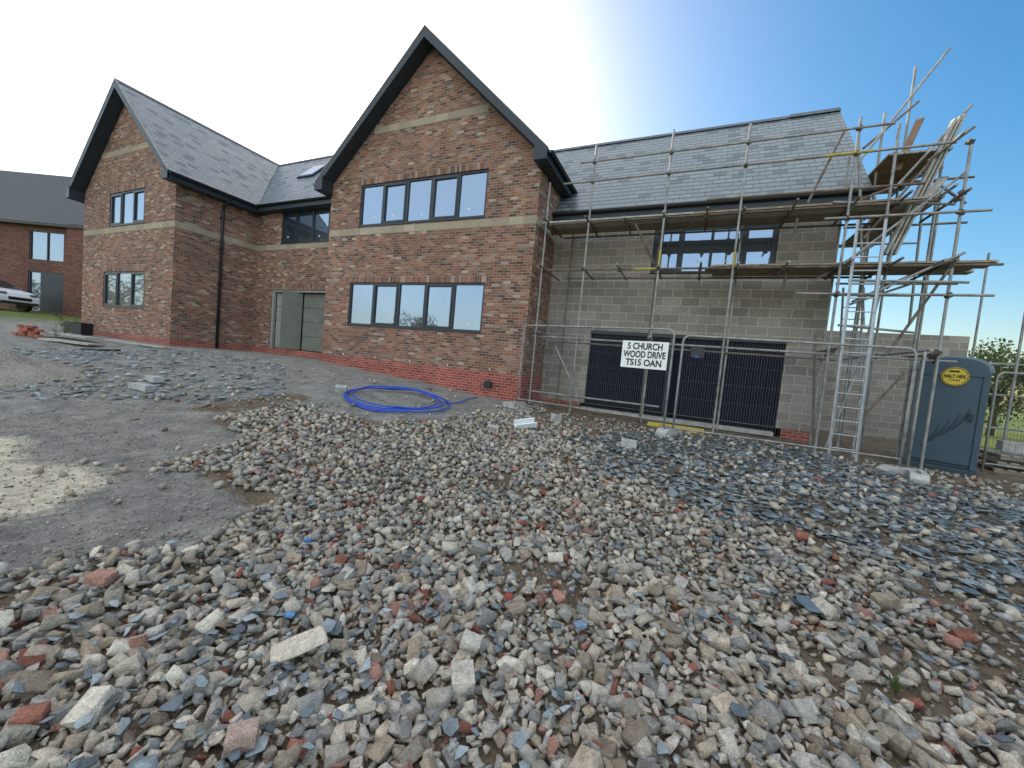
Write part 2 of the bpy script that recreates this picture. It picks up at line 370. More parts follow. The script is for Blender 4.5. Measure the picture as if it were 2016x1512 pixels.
PAL=np.array([(.43,.375,.295),(.36,.335,.295),(.52,.465,.375),(.30,.24,.175),(.41,.365,.305),(.46,.375,.28),(.25,.24,.22),(.26,.10,.07),(.35,.185,.14)])
def mkscatter(pos,sc,R,col,protos,pi):
    Vs=[];Ts=[];Cs=[];o=0
    for k,(V,T) in enumerate(protos):
        m=np.where(pi==k)[0]
        if not len(m): continue
        W=np.einsum('nij,nkj->nki',R[m],V[None]*sc[m][:,None,:])+pos[m][:,None,:]
        n,q=W.shape[:2]; Vs.append(W.reshape(-1,3)); Ts.append((T[None]+(np.arange(n)*q)[:,None,None]+o).reshape(-1,3)); Cs.append(np.repeat(col[m],q,0)); o+=n*q
    return np.concatenate(Vs),np.concatenate(Ts),np.concatenate(Cs)
def npmesh(name,V,T,Cc,mat):
    me=bpy.data.meshes.new(name); me.vertices.add(len(V)); me.vertices.foreach_set('co',V.astype(np.float32).ravel())
    me.loops.add(len(T)*3); me.loops.foreach_set('vertex_index',T.astype(np.int32).ravel())
    me.polygons.add(len(T)); me.polygons.foreach_set('loop_start',(np.arange(len(T))*3).astype(np.int32))
    me.update(calc_edges=True)
    a=me.color_attributes.new('col','FLOAT_COLOR','POINT'); a.data.foreach_set('color',np.concatenate([Cc,np.ones((len(Cc),1))],1).astype(np.float32).ravel())
    me.materials.append(MT[mat]); return me
def field(x0,x1,y0,y1,sp,d0,d1):
    a=np.arange(x0,x1,sp); b=np.arange(y0,y1,sp); A,B=np.meshgrid(a,b); A=A.ravel()+rng.uniform(-.45,.45,A.size)*sp; B=B.ravel()+rng.uniform(-.45,.45,B.size)*sp
    d=np.hypot(A,B); m=(d>=d0)&(d<d1); A,B=A[m],B[m]
    u,v,f=proj(np.stack([A,B,gz(A,B)],-1)); m=(u>-340)&(u<2360)&(v<1720)&(f>.2); return A[m],B[m]
def keep(A,B):
    p=np.ones(len(A)); ja=A+.12*np.sin(B*7); jb=B+.12*np.sin(A*6)
    for b in BARE: p=np.where(inpoly(ja,jb,b),.02,p)
    p=np.where(inpoly(ja,jb,SLATE),.26,p); p=np.where(inpoly(ja,jb,BROWNR),.34,p); p=np.where(inpoly(ja,jb,FRONT),.2,p)
    fl=np.interp(A,[-30,-24,-17.2,-17,-11.7,-4.1,-3.9,6],[6.5,6.5,6.5,7,8.4,8.9,9.2,10.0]); p=np.where(B>fl,0,p)
    p=np.where((A<-7)&(B<6.5),p*.08,p)
    gap=np.sin(A*1.9+2*np.sin(B*1.3))*np.sin(B*2.3+1.7*np.sin(A*1.1)); p=np.where(gap>.70,p*.5,p)
    return rng.random(len(A))<p
stones=[]
for sp,d0,d1 in ((.039,.4,2.3),(.049,2.3,4.2),(.065,4.2,6.5),(.09,6.5,13)):
    A,B=field(-12,8,.2,10.5,sp,d0,d1); m=keep(A,B); A,B=A[m],B[m]
    s=sp*(.8+rng.gamma(1.4,.38,len(A))); s=np.clip(s,.024,.105); stones.append(np.stack([A,B,s],-1))
ST=np.concatenate(stones); n=len(ST)
pick=rng.choice(9,n,p=[.18,.18,.12,.14,.15,.09,.10,.022,.018])
col=PAL[pick]*rng.uniform(.66,1.22,(n,1))
sc=np.stack([ST[:,2]*rng.uniform(.95,1.35,n),ST[:,2]*rng.uniform(.6,1,n),ST[:,2]*rng.uniform(.45,.85,n)],-1)
R=rots(rng.uniform(0,6.28,n),rng.normal(0,.42,n),rng.normal(0,.42,n))
lift=rng.uniform(.15,.75,n)
pos=np.stack([ST[:,0],ST[:,1],gz(ST[:,0],ST[:,1])+sc[:,2]*lift],-1)
dist=np.linalg.norm(pos-np.array([0,0,EYE]),axis=1); u,v,f=proj(pos); vis=(u>15)&(u<2000)&(v<1500)
score=np.where(vis,ST[:,2]/f*(.45+lift),0); order=np.argsort(-score)
red=(pick==7)|(pick==8)
stone_i=[i for i in order if not red[i]][:290]; red_i=[i for i in order if red[i]][:60]
def white_mesh(nm,V,T,mat): return npmesh(nm,V,T,np.ones((len(V),3)),mat)
PM=[white_mesh('rubble_stone',V,T,'stone') for V,T in PR_hi]
def place_ind(name,i,pm,pos,sc,R,col,label,cat,group):
    o=bpy.data.objects.new(name,pm); C.objects.link(o)
    o.matrix_world=Matrix.Translation(Vector(pos[i]))@Matrix(R[i].tolist()).to_4x4()@Matrix.Diagonal((*[float(q) for q in sc[i]],1)); o.color=(*[float(q) for q in col[i]],1)
    tag(o,label,cat,group)
for i in stone_i: place_ind('rubble_stone',i,PM[i%16],pos,sc,R,col,'one of the many pale grey-brown broken stones closest to the viewer in the rubble','stone','large stones in the near rubble')
for i in red_i: place_ind('brick_fragment',i,PM[i%16],pos,sc,R,col,'one of the broken reddish brick pieces scattered through the near rubble','brick','red brick fragments in the rubble')
rest=np.ones(n,bool); rest[stone_i+red_i]=False
near=rest&(dist<3.4); far=rest&~near
Va,Ta,Ca=mkscatter(pos[near],sc[near],R[near],col[near],PR_hi,rng.integers(0,16,near.sum()))
Vb,Tb,Cb=mkscatter(pos[far],sc[far],R[far],col[far],PR_lo,rng.integers(0,14,far.sum()))
A,B=field(-10,7,.3,9,.058,.4,9.5); fl=np.interp(A,[-10,-4.1,-3.9,6],[8.6,9.2,9.6,10.2]); pr=np.where(np.hypot(A,B)<4,.8,.45); mm=(rng.random(len(A))<pr)&(B<fl); A,B=A[mm],B[mm]; q=len(A); ss=rng.uniform(.010,.028,q)
pc=np.stack([A,B,gz(A,B)+ss*.2],-1); Vc,Tc,Cc=mkscatter(pc,np.stack([ss,ss*.8,ss*.6],-1)*1.2,rots(rng.uniform(0,6,q),rng.normal(0,.4,q),rng.normal(0,.4,q)),PAL[rng.choice(7,q)]*rng.uniform(.6,1.1,(q,1)),PR_lo,rng.integers(0,14,q))
V=np.concatenate([Va,Vb,Vc]); T=np.concatenate([Ta,Tb+len(Va),Tc+len(Va)+len(Vb)]); Cx=np.concatenate([Ca,Cb,Cc])
o=bpy.data.objects.new('rubble',npmesh('rubble',V,T,Cx,'stone')); C.objects.link(o); tag(o,'ground cover of broken stone and brick rubble spread across the yard','rubble',None,'stuff')
def slates(A,B,smin,smax,zoff):
    q=len(A); s=rng.uniform(smin,smax,q)*rng.uniform(.6,1,q); th=rng.uniform(.004,.009,q)
    sc=np.stack([s,s*rng.uniform(.4,.95,q),th],-1); R=rots(rng.uniform(0,6.28,q),rng.normal(0,.16,q),rng.normal(0,.16,q))
    pos=np.stack([A,B,gz(A,B)+zoff+rng.uniform(.0,.03,q)],-1); base=np.array([(.125,.15,.165),(.18,.215,.225),(.09,.11,.125),(.24,.27,.275)])[rng.integers(0,4,q)]
    return pos,sc,R,base*rng.uniform(.75,1.3,(q,1))
L=[]
A,B=field(-2,9,1.5,10,.075,.5,13); m=inpoly(A+.25*np.sin(B*5),B+.2*np.sin(A*4),SLATE)&(rng.random(len(A))<.8); L.append(slates(A[m],B[m],.06,.21,.018))
A,B=field(-9,8,.3,10,.08,.5,11); w=np.exp(-((A+1.5)**2+(B-1.2)**2)/1.0)*.45+.12+.14*np.exp(-((A-1.5)**2+(B-3)**2)/3)
for b in BARE: w=np.where(inpoly(A,B,b),w*.2,w)
fl=np.interp(A,[-9,-4.1,-3.9,6],[8.6,8.8,9.2,10]); m=(rng.random(len(A))<w)&(B<fl); L.append(slates(A[m],B[m],.035,.12,.042))
A,B=field(-22,-5,1.5,7.5,.13,.5,24); u,v,_f=proj(np.stack([A,B,gz(A,B)],-1)); m=(rng.random(len(A))<.42)&(v<790)&(v>690)&(u<560)&(u>-200); l_=slates(A[m],B[m],.1,.26,.02); L.append((l_[0],l_[1],l_[2],l_[3]*1.5))
spos,ssc,sR,scol=[np.concatenate([l[i] for l in L]) for i in range(4)]
u,v,f=proj(spos); score=np.where((u>10)&(u<2005)&(v<1500),ssc[:,0]/f*(.5+.5*ssc[:,1]/ssc[:,0])*(.5+ (spos[:,2]-gz(spos[:,0],spos[:,1]))*12),0); so=np.argsort(-score)[:140]
SMs=[white_mesh('slate_fragment',V,T,'chip') for V,T in PR_sl]
for i in so: place_ind('slate_fragment',i,SMs[i%14],spos,ssc,sR,scol,'one of the thin blue-grey broken roof slate pieces lying loose on the near rubble','slate piece','broken slate pieces on the rubble')
m=np.ones(len(spos),bool); m[so]=False
V,T,Cx=mkscatter(spos[m],ssc[m],sR[m],scol[m],PR_sl,rng.integers(0,14,m.sum()))
o=bpy.data.objects.new('slate_debris',npmesh('slate_debris',V,T,Cx,'chip')); C.objects.link(o); tag(o,'spread of broken dark slate chips across the ground before the scaffold','slate debris',None,'stuff')
def special(name,u,v,size,proto,col,rz,label,cat,tilt=(0,0),lift=.35,mat='stone'):
    p=G(u,v); V,T=proto; o=bpy.data.objects.new(name,white_mesh(name,V,T,mat)); C.objects.link(o)
    o.location=(p.x,p.y,gzf(p.x,p.y)+size[2]*lift+.03); o.rotation_euler=(tilt[0],tilt[1],rz); o.scale=size; o.color=(*col,1); tag(o,label,cat); return o
BX=brickbit(7); BX2=brickbit(9); BX3=brickbit(13)
special('mortar_slab',585,1305,(.30,.12,.035),chunk(77,16,.02),(.56,.49,.39),.8,'long flat pale mortar slab at the bottom left of centre','rubble slab',(.25,-.3),1.6)
special('pale_rock',805,1362,(.08,.065,.09),PR_hi[5],(.60,.54,.42),.2,'pale cream rock standing up near the bottom centre','stone',lift=.8)
special('brick_half',200,1160,(.12,.08,.06),BX,(.40,.22,.165),.4,'salmon pink half brick on the bare soil at left','brick',lift=.5)
special('slate_tile',1590,1215,(.24,.18,.010),PR_sl[2],(.11,.145,.175),.5,'large dark slate tile flat on the rubble at right','slate',(.1,.1),5,'chip')
special('brick_lump',475,1490,(.10,.08,.055),BX2,(.40,.29,.24),.9,'dusty pink brick lump at the lower edge','brick',lift=.8)
special('brick_lump',1000,1200,(.06,.055,.045),PR_hi[8],(.30,.075,.055),.2,'deep red brick lump in the middle of the rubble','brick',lift=1.)
special('flat_stone',925,1295,(.10,.08,.045),BX3,(.50,.46,.39),.3,'square grey flat stone at lower centre','stone',(.1,.2),1.2)
special('brick_lump',60,1450,(.085,.06,.045),BX3,(.31,.13,.09),.9,'red brick lump at the lower left corner','brick',lift=.9)
special('blue_fragment',1140,1255,(.07,.05,.025),BX,(.19,.25,.33),.9,'blue grey painted flat fragment at lower centre right','stone',lift=1.6)
special('blue_fragment',605,1083,(.05,.03,.02),BX2,(.07,.20,.42),.9,'bright blue fragment on the rubble left of centre','stone',lift=1.8)
special('blue_fragment',570,1235,(.05,.025,.018),BX3,(.12,.28,.48),.3,'sky blue flake near the pale mortar slab','stone',lift=2)
def singleblock(name,u,v,size,rz,label,cat='block',mat='concrete',tilt=(0,0),lift=0):
    p=G(u,v); a,b,c=size; o=build(name,MB().box((-a/2,-b/2,0),(a/2,b/2,c)),mat,None,bev=.008); o.location=(p.x,p.y,gzf(p.x,p.y)+lift); o.rotation_euler=(tilt[0],tilt[1],rz); return tag(o,label,cat)
singleblock('concrete_block',1237,882,(.26,.2,.14),.1,'grey concrete block lying in the slate chips before the garage fence')
singleblock('concrete_block',1092,832,(.22,.1,.17),.9,'small grey block standing beside the white gutter piece',tilt=(.1,.2))
singleblock('concrete_block',1001,805,(.28,.2,.16),.3,'pale block at the brick corner below the black vent')
singleblock('concrete_block',280,768,(.44,.2,.12),.2,'flat grey block on the left bank, nearer of two',tilt=(0,.05))
singleblock('concrete_block',305,752,(.44,.2,.12),-.1,'long flat grey block on the left bank, farther of two')
singleblock('concrete_block',672,772,(.25,.18,.15),.7,'grey block just left of the blue pipe coil',tilt=(.3,0))
singleblock('concrete_block',968,848,(.2,.1,.1),.5,'tilted broken block left of the white gutter piece',tilt=(.3,.2))
# ------------------------------------------------------------------ house
HO=thing('brick_house','large unfinished brick house with two gabled wings, slate roof and concrete block garage wing','house',(-7.83,9.6,1.15))
def wallrect(mb,kind,c,a0,a1,z0,z1,ops=(),dep=.11,inn=1):
    P=(lambda a,z,d=0:(a,c+d,z)) if kind=='Y' else (lambda a,z,d=0:(c+d*inn,a,z))
    xs=sorted({a0,a1}|{q for o in ops for q in o[:2]}); zs=sorted({z0,z1}|{q for o in ops for q in o[2:4]})
    for i in range(len(xs)-1):
        for j in range(len(zs)-1):
            mx,mz=(xs[i]+xs[i+1])/2,(zs[j]+zs[j+1])/2
            if any(o[0]<mx<o[1] and o[2]<mz<o[3] for o in ops): continue
            mb.quad(P(xs[i],zs[j]),P(xs[i+1],zs[j]),P(xs[i+1],zs[j+1]),P(xs[i],zs[j+1]))
    for o in ops:
        x0,x1,q0,q1=o[:4]
        mb.quad(P(x0,q0),P(x1,q0),P(x1,q0,dep),P(x0,q0,dep)); mb.quad(P(x0,q1),P(x1,q1),P(x1,q1,dep),P(x0,q1,dep))
        mb.quad(P(x0,q0),P(x0,q1),P(x0,q1,dep),P(x0,q0,dep)); mb.quad(P(x1,q0),P(x1,q1),P(x1,q1,dep),P(x1,q0,dep))
LX0,LX1,LY=-24.2,-17.1,7.7; MX0,MX1,MY=-11.64,-4.01,9.6; CY=10.6; GY=11.2; GX1=2.86; DPC=1.15; BK=17.3
LC=(LX0+LX1)/2; MC=(MX0+MX1)/2; TN=.955
W_lw_lo=(-22.3,-19.0,2.235,3.635); W_lw_up=(-21.95,-19.2,5.46,6.75)
W_m_lo=(-10.52,-5.38,2.235,3.635); W_m_up=(-10.3,-5.58,5.46,6.78)
W_c_up=(-15.6,-12.05,5.42,6.72); DOOR=(-16.0,-12.5,1.15,3.56)
W_g=(-1.18,1.68,4.25,5.44); GD=(-2.64,2.13,.25,2.62)
mb=MB(); wallrect(mb,'Y',LY,LX0,LX1,DPC,6.8,[W_lw_lo,W_lw_up]); mb.quad((LX0,LY,6.8),(LX1,LY,6.8),(LX1,LY,6.95),(LC,LY,10.4),(LX0,LY,6.95))
wallrect(mb,'X',LX1,LY,CY,DPC,6.95); wallrect(mb,'X',LX0,LY,BK,DPC,6.95); build('brick_wall',mb,'brick',HO)
mb=MB(); wallrect(mb,'Y',CY,LX1,MX0,DPC,6.95,[W_c_up,DOOR],dep=.14); build('brick_wall',mb,'brick',HO)
mb=MB(); wallrect(mb,'Y',MY,MX0,MX1,DPC,6.85,[W_m_lo,W_m_up]); mb.quad((MX0,MY,6.85),(MX1,MY,6.85),(MX1,MY,6.9),(MC,MY,10.5),(MX0,MY,6.9))
wallrect(mb,'X',MX1,MY,BK,DPC,6.9); wallrect(mb,'X',MX0,MY,CY,DPC,6.9); build('brick_wall',mb,'brick',HO)
mb=MB(); wallrect(mb,'Y',BK,LX0,GX1,-.2,5.9); wallrect(mb,'Y',BK,LX0,MX1,5.9,6.95); build('rear_wall',mb,'brick',HO)
mb=MB(); wallrect(mb,'Y',GY,MX1,GX1,.49,5.75,[W_g,(GD[0],GD[1],.49,GD[3])],dep=.2); wallrect(mb,'X',GX1,GY,BK,-.2,5.75)
mb.quad((GX1,GY,5.75),(GX1,BK,5.75),(GX1,14.2,9.3)); build('block_wall',mb,'block',HO)
mb=MB(); wallrect(mb,'Y',GY-.004,MX1,GD[0]-.1,-.2,.49); build('plinth',mb,'redbrick',HO); mb=MB(); wallrect(mb,'Y',GY-.004,GD[1]+.1,GX1,-.2,.49); build('plinth',mb,'redbrick',HO)
e=.012
mb=MB(); wallrect(mb,'Y',LY-e,LX0-e,LX1+e,.2,DPC); wallrect(mb,'X',LX1+e,LY-e,CY,.2,DPC); wallrect(mb,'X',LX0-e,LY-e,BK,.2,DPC); build('plinth',mb,'redbrick',HO)
mb=MB(); wallrect(mb,'Y',CY-e,LX1,MX0,.2,DPC); build('plinth',mb,'redbrick',HO)
mb=MB(); wallrect(mb,'Y',MY-e,MX0-e,MX1+e,0,DPC); wallrect(mb,'X',MX1+e,MY-e,GY,-.1,DPC); wallrect(mb,'X',MX0-e,MY-e,CY,.0,DPC)
mb.quad((MX0-e,MY-e,DPC),(MX1+e,MY-e,DPC),(MX1+e,MY,DPC+.004),(MX0-e,MY,DPC+.004)); build('plinth',mb,'redbrick',HO)
def band(z0,z1,segs):
    mb=MB()
    for kd,c,a,b in segs:
        if kd=='Y': mb.box((a,c-.005,z0),(b,c+.02,z1))
        else: mb.box((c-.02,a,z0),(c+.005,b,z1))
    build('block_band',mb,'band',HO)
band(5.18,5.40,[('Y',LY,LX0,LX1+.005)]); band(5.18,5.40,[('X',LX1,LY+.02,CY)]); band(5.18,5.40,[('Y',CY,LX1,MX0)])
band(5.18,5.40,[('Y',MY,MX0,MX1+.005)]); band(5.18,5.40,[('X',MX1,MY+.02,GY)])
h=lambda z,top: (top-z)/TN
band(8.33,8.53,[('Y',MY,MC-h(8.53,10.5),MC+h(8.53,10.5))]); band(8.20,8.40,[('Y',LY,LC-h(8.40,10.4),LC+h(8.40,10.4))])
for w,y in ((W_lw_lo,LY),(W_m_lo,MY),(W_m_up,MY),(W_lw_up,LY)):
    top=w[3]; build('soldier_course',MB().box((w[0]-.15,y-.006,top),(w[1]+.15,y+.02,top+.225)),'soldier',HO)
build('soldier_course',MB().box((DOOR[0]-.15,CY-.006,DOOR[3]),(DOOR[1]+.15,CY+.02,DOOR[3]+.225)),'soldier',HO)
def window(x0,x1,z0,z1,y,n,parent,sashes=(),heavy=()):
    f=MB(); t=.06; yb=y+.03; ye=y+.10
    f.box((x0,yb,z0),(x1,ye,z0+t)); f.box((x0,yb,z1-t),(x1,ye,z1)); f.box((x0,yb,z0+t),(x0+t,ye,z1-t)); f.box((x1-t,yb,z0+t),(x1,ye,z1-t))
    w=(x1-x0)/n
    for i in range(1,n):
        hw=.055 if i in heavy else .035
        f.box((x0+w*i-hw,yb+.002,z0+t),(x0+w*i+hw,ye,z1-t))
    for i in sashes:
        a,b=x0+w*i+(t if i==0 else .035),x0+w*(i+1)-(t if i==n-1 else .035); s=.055; c0,c1=z0+t,z1-t; q=yb-.012
        f.box((a,q,c0),(b,q+.05,c0+s)); f.box((a,q,c1-s),(b,q+.05,c1)); f.box((a,q,c0+s),(a+s,q+.05,c1-s)); f.box((b-s,q,c0+s),(b,q+.05,c1-s))
    o=build('window',f,'frame',parent)
    build('pane',MB().quad((x0+.02,y+.07,z0+.02),(x1-.02,y+.07,z0+.02),(x1-.02,y+.07,z1-.02),(x0+.02,y+.07,z1-.02)),'glass',o)
    build('sill',MB().box((x0-.02,y-.03,z0-.03),(x1+.02,y+.05,z0)),'frame',o)
    rd=random.Random(x0)
    for i in range(n):
        if rd.random()<.7:
            cx=x0+w*(i+rd.uniform(.35,.65)); cz=z0+rd.choice([.2,.25,.3]); build('sticker',MB().box((cx-.035,y+.064,cz),(cx+.035,y+.068,cz+.05)),'white',o)
    return o
window(*W_m_lo,MY,5,HO,(1,3),(2,)); window(*W_m_up,MY,5,HO,(1,3),(2,3)); window(*W_lw_lo,LY,3,HO,(0,2)); window(*W_lw_up,LY,3,HO,(0,2))
window(*W_c_up,CY,4,HO,(0,3),(2,)); window(*W_g,GY+.03,4,HO,(0,3),(1,3))
build('lintel',MB().box((W_g[0]-.15,GY-.01,W_g[3]),(W_g[1]+.15,GY+.05,W_g[3]+.12)),'dark',HO)
sp_=-.42
for a,b in ((GD[0],sp_-.06),(sp_+.06,GD[1])):
    g=MB(); xx=a
    while xx<b-.01: g.box((xx,GY+.13,.15),(min(xx+.075,b),GY+.16,GD[3])); xx+=.1
    g.box((a,GY+.15,.1),(b,GY+.2,GD[3])); gd=build('garage_door',g,'navy',HO)
build('door_frame',MB().box((GD[0]-.02,GY+.02,GD[3]-.09),(GD[1]+.02,GY+.12,GD[3]+.01)),'dark',HO); build('door_post',MB().box((sp_-.07,GY+.05,.1),(sp_+.07,GY+.2,GD[3]-.09)),'dark',HO)
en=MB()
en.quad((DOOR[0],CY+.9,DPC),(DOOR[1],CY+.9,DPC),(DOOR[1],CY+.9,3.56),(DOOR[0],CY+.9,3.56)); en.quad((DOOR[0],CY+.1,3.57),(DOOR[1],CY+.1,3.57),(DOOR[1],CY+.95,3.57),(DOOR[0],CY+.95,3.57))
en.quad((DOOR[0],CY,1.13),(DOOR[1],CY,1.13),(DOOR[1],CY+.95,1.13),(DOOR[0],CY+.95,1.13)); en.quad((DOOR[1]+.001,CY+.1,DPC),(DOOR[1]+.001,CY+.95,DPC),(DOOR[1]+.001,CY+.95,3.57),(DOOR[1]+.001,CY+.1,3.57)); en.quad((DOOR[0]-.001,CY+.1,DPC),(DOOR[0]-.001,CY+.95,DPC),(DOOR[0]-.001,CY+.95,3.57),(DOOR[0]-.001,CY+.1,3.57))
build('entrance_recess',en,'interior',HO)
def boards(a,b,z0,z1,n,mat,nm,par):
    a=Vector(a); b=Vector(b); m=MB(); d=(b-a); L=d.length; ang=math.atan2(d.y,d.x); T4=Matrix.Translation((a.x,a.y,0))@Matrix.Rotation(ang,4,'Z'); hh=(z1-z0)/n
    for i in range(n): m.box((0,0,z0+i*hh+.015),(L,.03,z0+(i+1)*hh-.015),T4)
    m.box((.0,.028,z0),(L,.045,z1),T4)
    return build(nm,m,mat,par)
boards((-15.86,CY+.16,0),(-14.6,CY+.22,0),1.17,3.46,4,'lightboard','board_panel',HO)
boards((-14.75,CY-.40,0),(-14.35,CY+.20,0),1.17,3.46,1,'greyboard','open_door',HO)
boards((-14.32,CY+.24,0),(-12.52,CY+.24,0),1.17,3.46,4,'greyboard','board_panel',HO)
build('entrance_frame',MB().box((-16.0,CY+.04,1.15),(-15.88,CY+.14,3.56)).box((-15.88,CY+.04,3.47),(-12.5,CY+.14,3.56)),'lightboard',HO)
def slope(parent,p00,p10,p11,p01,nm='roof',th=.07):
    p=[Vector(q) for q in (p00,p10,p11,p01)]; L=(p[1]-p[0]).length; Hh=(p[3]-p[0]).length
    m=MB(); m.quad(*p); uv=[(0,0),(L,0),(L,Hh),(0,Hh)]
    n=(p[1]-p[0]).cross(p[3]-p[0]).normalized()
    if n.z<0: n=-n
    o=build(nm,m,'slate',parent,uvs=uv)
    q=[a-n*th for a in p]; m=MB(); m.quad(*q)
    lo=[a-n*.003 for a in p]
    for i in range(4): m.quad(lo[i],lo[(i+1)%4],q[(i+1)%4],q[i])
    build('roof_edge',m,'dark',o); return o
def gable(xc,half,zr,y0,yw,y1):
    ze=zr-half*TN
    slope(HO,(xc+half,y0,ze),(xc+half,y1,ze),(xc,y1,zr),(xc,y0,zr)); slope(HO,(xc-half,y0,ze),(xc-half,y1,ze),(xc,y1,zr),(xc,y0,zr))
    for s in (-1,1):
        m=MB(); d=.25
        m.prism([(xc,y0-.012,zr-.02),(xc+s*half,y0-.012,ze-.02),(xc+s*half,y0-.012,ze-.02-d*.9),(xc,y0-.012,zr-.02-d*1.12)],(0,.035,0)); build('bargeboard',m,'dark',HO)
        m=MB(); m.quad((xc,y0+.02,zr-.28),(xc+s*half,y0+.02,ze-.24),(xc+s*half,yw+.03,ze-.24),(xc,yw+.03,zr-.28)); build('soffit',m,'dark',HO)
        m=MB(); xe=xc+s*half; xi=xc+s*(half-.36)
        m.prism([(xi,y0-.03,ze-.27),(xe,y0-.03,ze-.27),(xe,y0-.03,ze-.06),(xi,y0-.03,ze+.20)],(0,yw-y0+.025,0)); build('eave_box',m,'dark',HO)
        m=MB(); m.box((min(xe,xe-s*.03),yw,ze-.27),(max(xe,xe-s*.03),y1,ze-.03)); m.box((min(xe,xi),yw,ze-.29),(max(xe,xi),y1,ze-.27)); build('fascia',m,'dark',HO)
        m=MB(); gx_=xe+s*.06; prof=[(gx_+.065*math.cos(a),y0+.02,ze-.06+.065*math.sin(a)) for a in np.linspace(math.pi,2*math.pi,8)]+[(gx_+.055,y0+.02,ze-.06),(gx_-.055,y0+.02,ze-.06)]
        m.prism(prof,(0,y1-y0-.02,0)); build('gutter',m,'black',HO)
    m=MB(); m.prism([(xc-.13,y0,zr-.10),(xc,y0,zr+.035),(xc+.13,y0,zr-.10),(xc,y0,zr-.02)],(0,y1-y0,0)); build('ridge_tile',m,'dark',HO)
    for s in (-1,1):
        m=MB(); m.prism([(xc,y0-.02,zr+.025),(xc+s*half,y0-.02,ze+.025),(xc+s*half,y0-.02,ze-.01),(xc,y0-.02,zr-.01)],(0,.06,0)); build('verge_trim',m,'verge',HO)
gable(LC,3.95,10.68,7.28,LY,BK); gable(MC,4.12,10.80,9.18,MY,BK)
slope(HO,(LC,10.28,6.93),(MC,10.28,6.93),(MC,13.68,10.63),(LC,13.68,10.63)); slope(HO,(LC,BK+.1,6.8),(MC,BK+.1,6.8),(MC,13.68,10.63),(LC,13.68,10.63))
build('fascia',MB().box((LX1+.3,10.27,6.66),(MX0-.3,10.30,6.9)).box((LX1+.3,10.30,6.66),(MX0-.3,CY,6.68)),'dark',HO)
m=MB(); prof=[(LX1+.3,10.21+.06*math.cos(a),6.88+.06*math.sin(a)) for a in np.linspace(math.pi,2*math.pi,8)]; m.prism(prof,(MX0-LX1-.6,0,0)); build('gutter',m,'black',HO)
slope(HO,(-6.5,10.8,5.92),(3.22,10.8,5.92),(3.22,14.2,9.62),(-6.5,14.2,9.62)); slope(HO,(-6.5,BK+.3,5.92),(3.22,BK+.3,5.92),(3.22,14.2,9.62),(-6.5,14.2,9.62))
build('fascia',MB().box((MX1,10.80,5.62),(3.2,10.83,5.86)).box((MX1,10.83,5.62),(3.2,GY,5.64)),'dark',HO)
m=MB(); prof=[(MX1,10.74+.06*math.cos(a),5.86+.06*math.sin(a)) for a in np.linspace(math.pi,2*math.pi,8)]; m.prism(prof,(7.25,0,0)); build('gutter',m,'black',HO)
m=MB(); m.prism([(3.19,10.84,5.66),(3.19,14.2,9.5),(3.19,BK+.2,5.8),(3.19,BK+.2,5.6),(3.19,14.2,9.28)],(.03,0,0)); build('bargeboard',m,'wood',HO)
m=MB(); m.prism([(-6.5,14.06,9.52),(-6.5,14.2,9.67),(-6.5,14.34,9.52)],(8.5,0,0)); build('ridge_tile',m,'dark',HO)
m=MB(); m.prism([(2.0,14.05,9.53),(2.0,14.2,9.70),(2.0,14.35,9.53)],(1.22,0,0)); build('ridge_tile',m,'dark',HO)
m=MB(); m.prism([(LC,13.55,10.53),(LC,13.68,10.68),(LC,13.81,10.53)],(MC-LC,0,0)); build('ridge_tile',m,'dark',HO)
m=MB(); m.path([(-16.75,10.32,6.98),(LC+.05,13.6,10.62)],.03,6); build('valley',m,'galv',HO)
m=MB(); ang=math.atan2(3.7,3.4); T4=Matrix.Translation((-16.2,12.35,6.93+(12.35-10.28)*1.088))@Matrix.Rotation(ang,4,'X')
m.box((-.5,-.6,-.02),(.5,.6,.07),T4); rl=build('rooflight',m,'dark',HO); m=MB(); m.box((-.42,-.5,.07),(.42,.5,.08),T4); build('pane',m,'glass',rl)
m=MB(); m.path([(-16.72,9.2,6.72),(-16.75,9.2,6.6),(-17.03,9.2,6.45),(-17.03,9.2,6.2),(-17.03,9.2,.95)],.05,10); dp=build('downpipe',m,'black',HO,smooth=True)
for z in (2,3.4,4.8,6): build('bracket',MB().box((-17.1,9.13,z),(-16.97,9.27,z+.05)),'black',dp)
vp=atY(963,757,9.55); m=MB(); m.path([(vp.x,9.62,vp.z),(vp.x,9.50,vp.z)],.085,14); m.path([(vp.x,9.5,vp.z),(vp.x,9.40,vp.z)],.11,14); build('vent_outlet',m,'black',HO)
for xx in (-10.6,-9.2,-7.8,-6.4,-5.0): build('weep_vent',MB().box((xx,MY-.02,1.2),(xx+.02,MY,1.26)),'white',HO)
# ------------------------------------------------------------------ scaffold
SC=thing('scaffolding','tall galvanised tube scaffold wrapping the block garage wing','scaffolding',(0,9.8,.25))
couplers=[]
cpm=MB().box((-.045,-.045,-.045),(.045,.045,.045)); cp_mesh=None
def coupler(p):
    global cp_mesh
    if len(couplers)>=95: return
    if cp_mesh is None:
        o=build('coupler',cpm,'coup',SC,world=False,bev=.012); cp_mesh=o.data
    else:
        o=bpy.data.objects.new('coupler',cp_mesh); C.objects.link(o); o.parent=SC
    o.location=Vector(p)-SC.location; o.rotation_euler=(random.random(),random.random(),random.random()); couplers.append(o)
def T_(nm,a,b,mat='galv',r=.0245,tape=None):
    o=build(nm,MB().tube(a,b,r,10),mat,SC,smooth=False)
    if tape:
        a=Vector(a); b=Vector(b); build('yellow_band',MB().tube(a.lerp(b,tape[0]),a.lerp(b,tape[1]),r+.003,10),'tape',o)
    return o
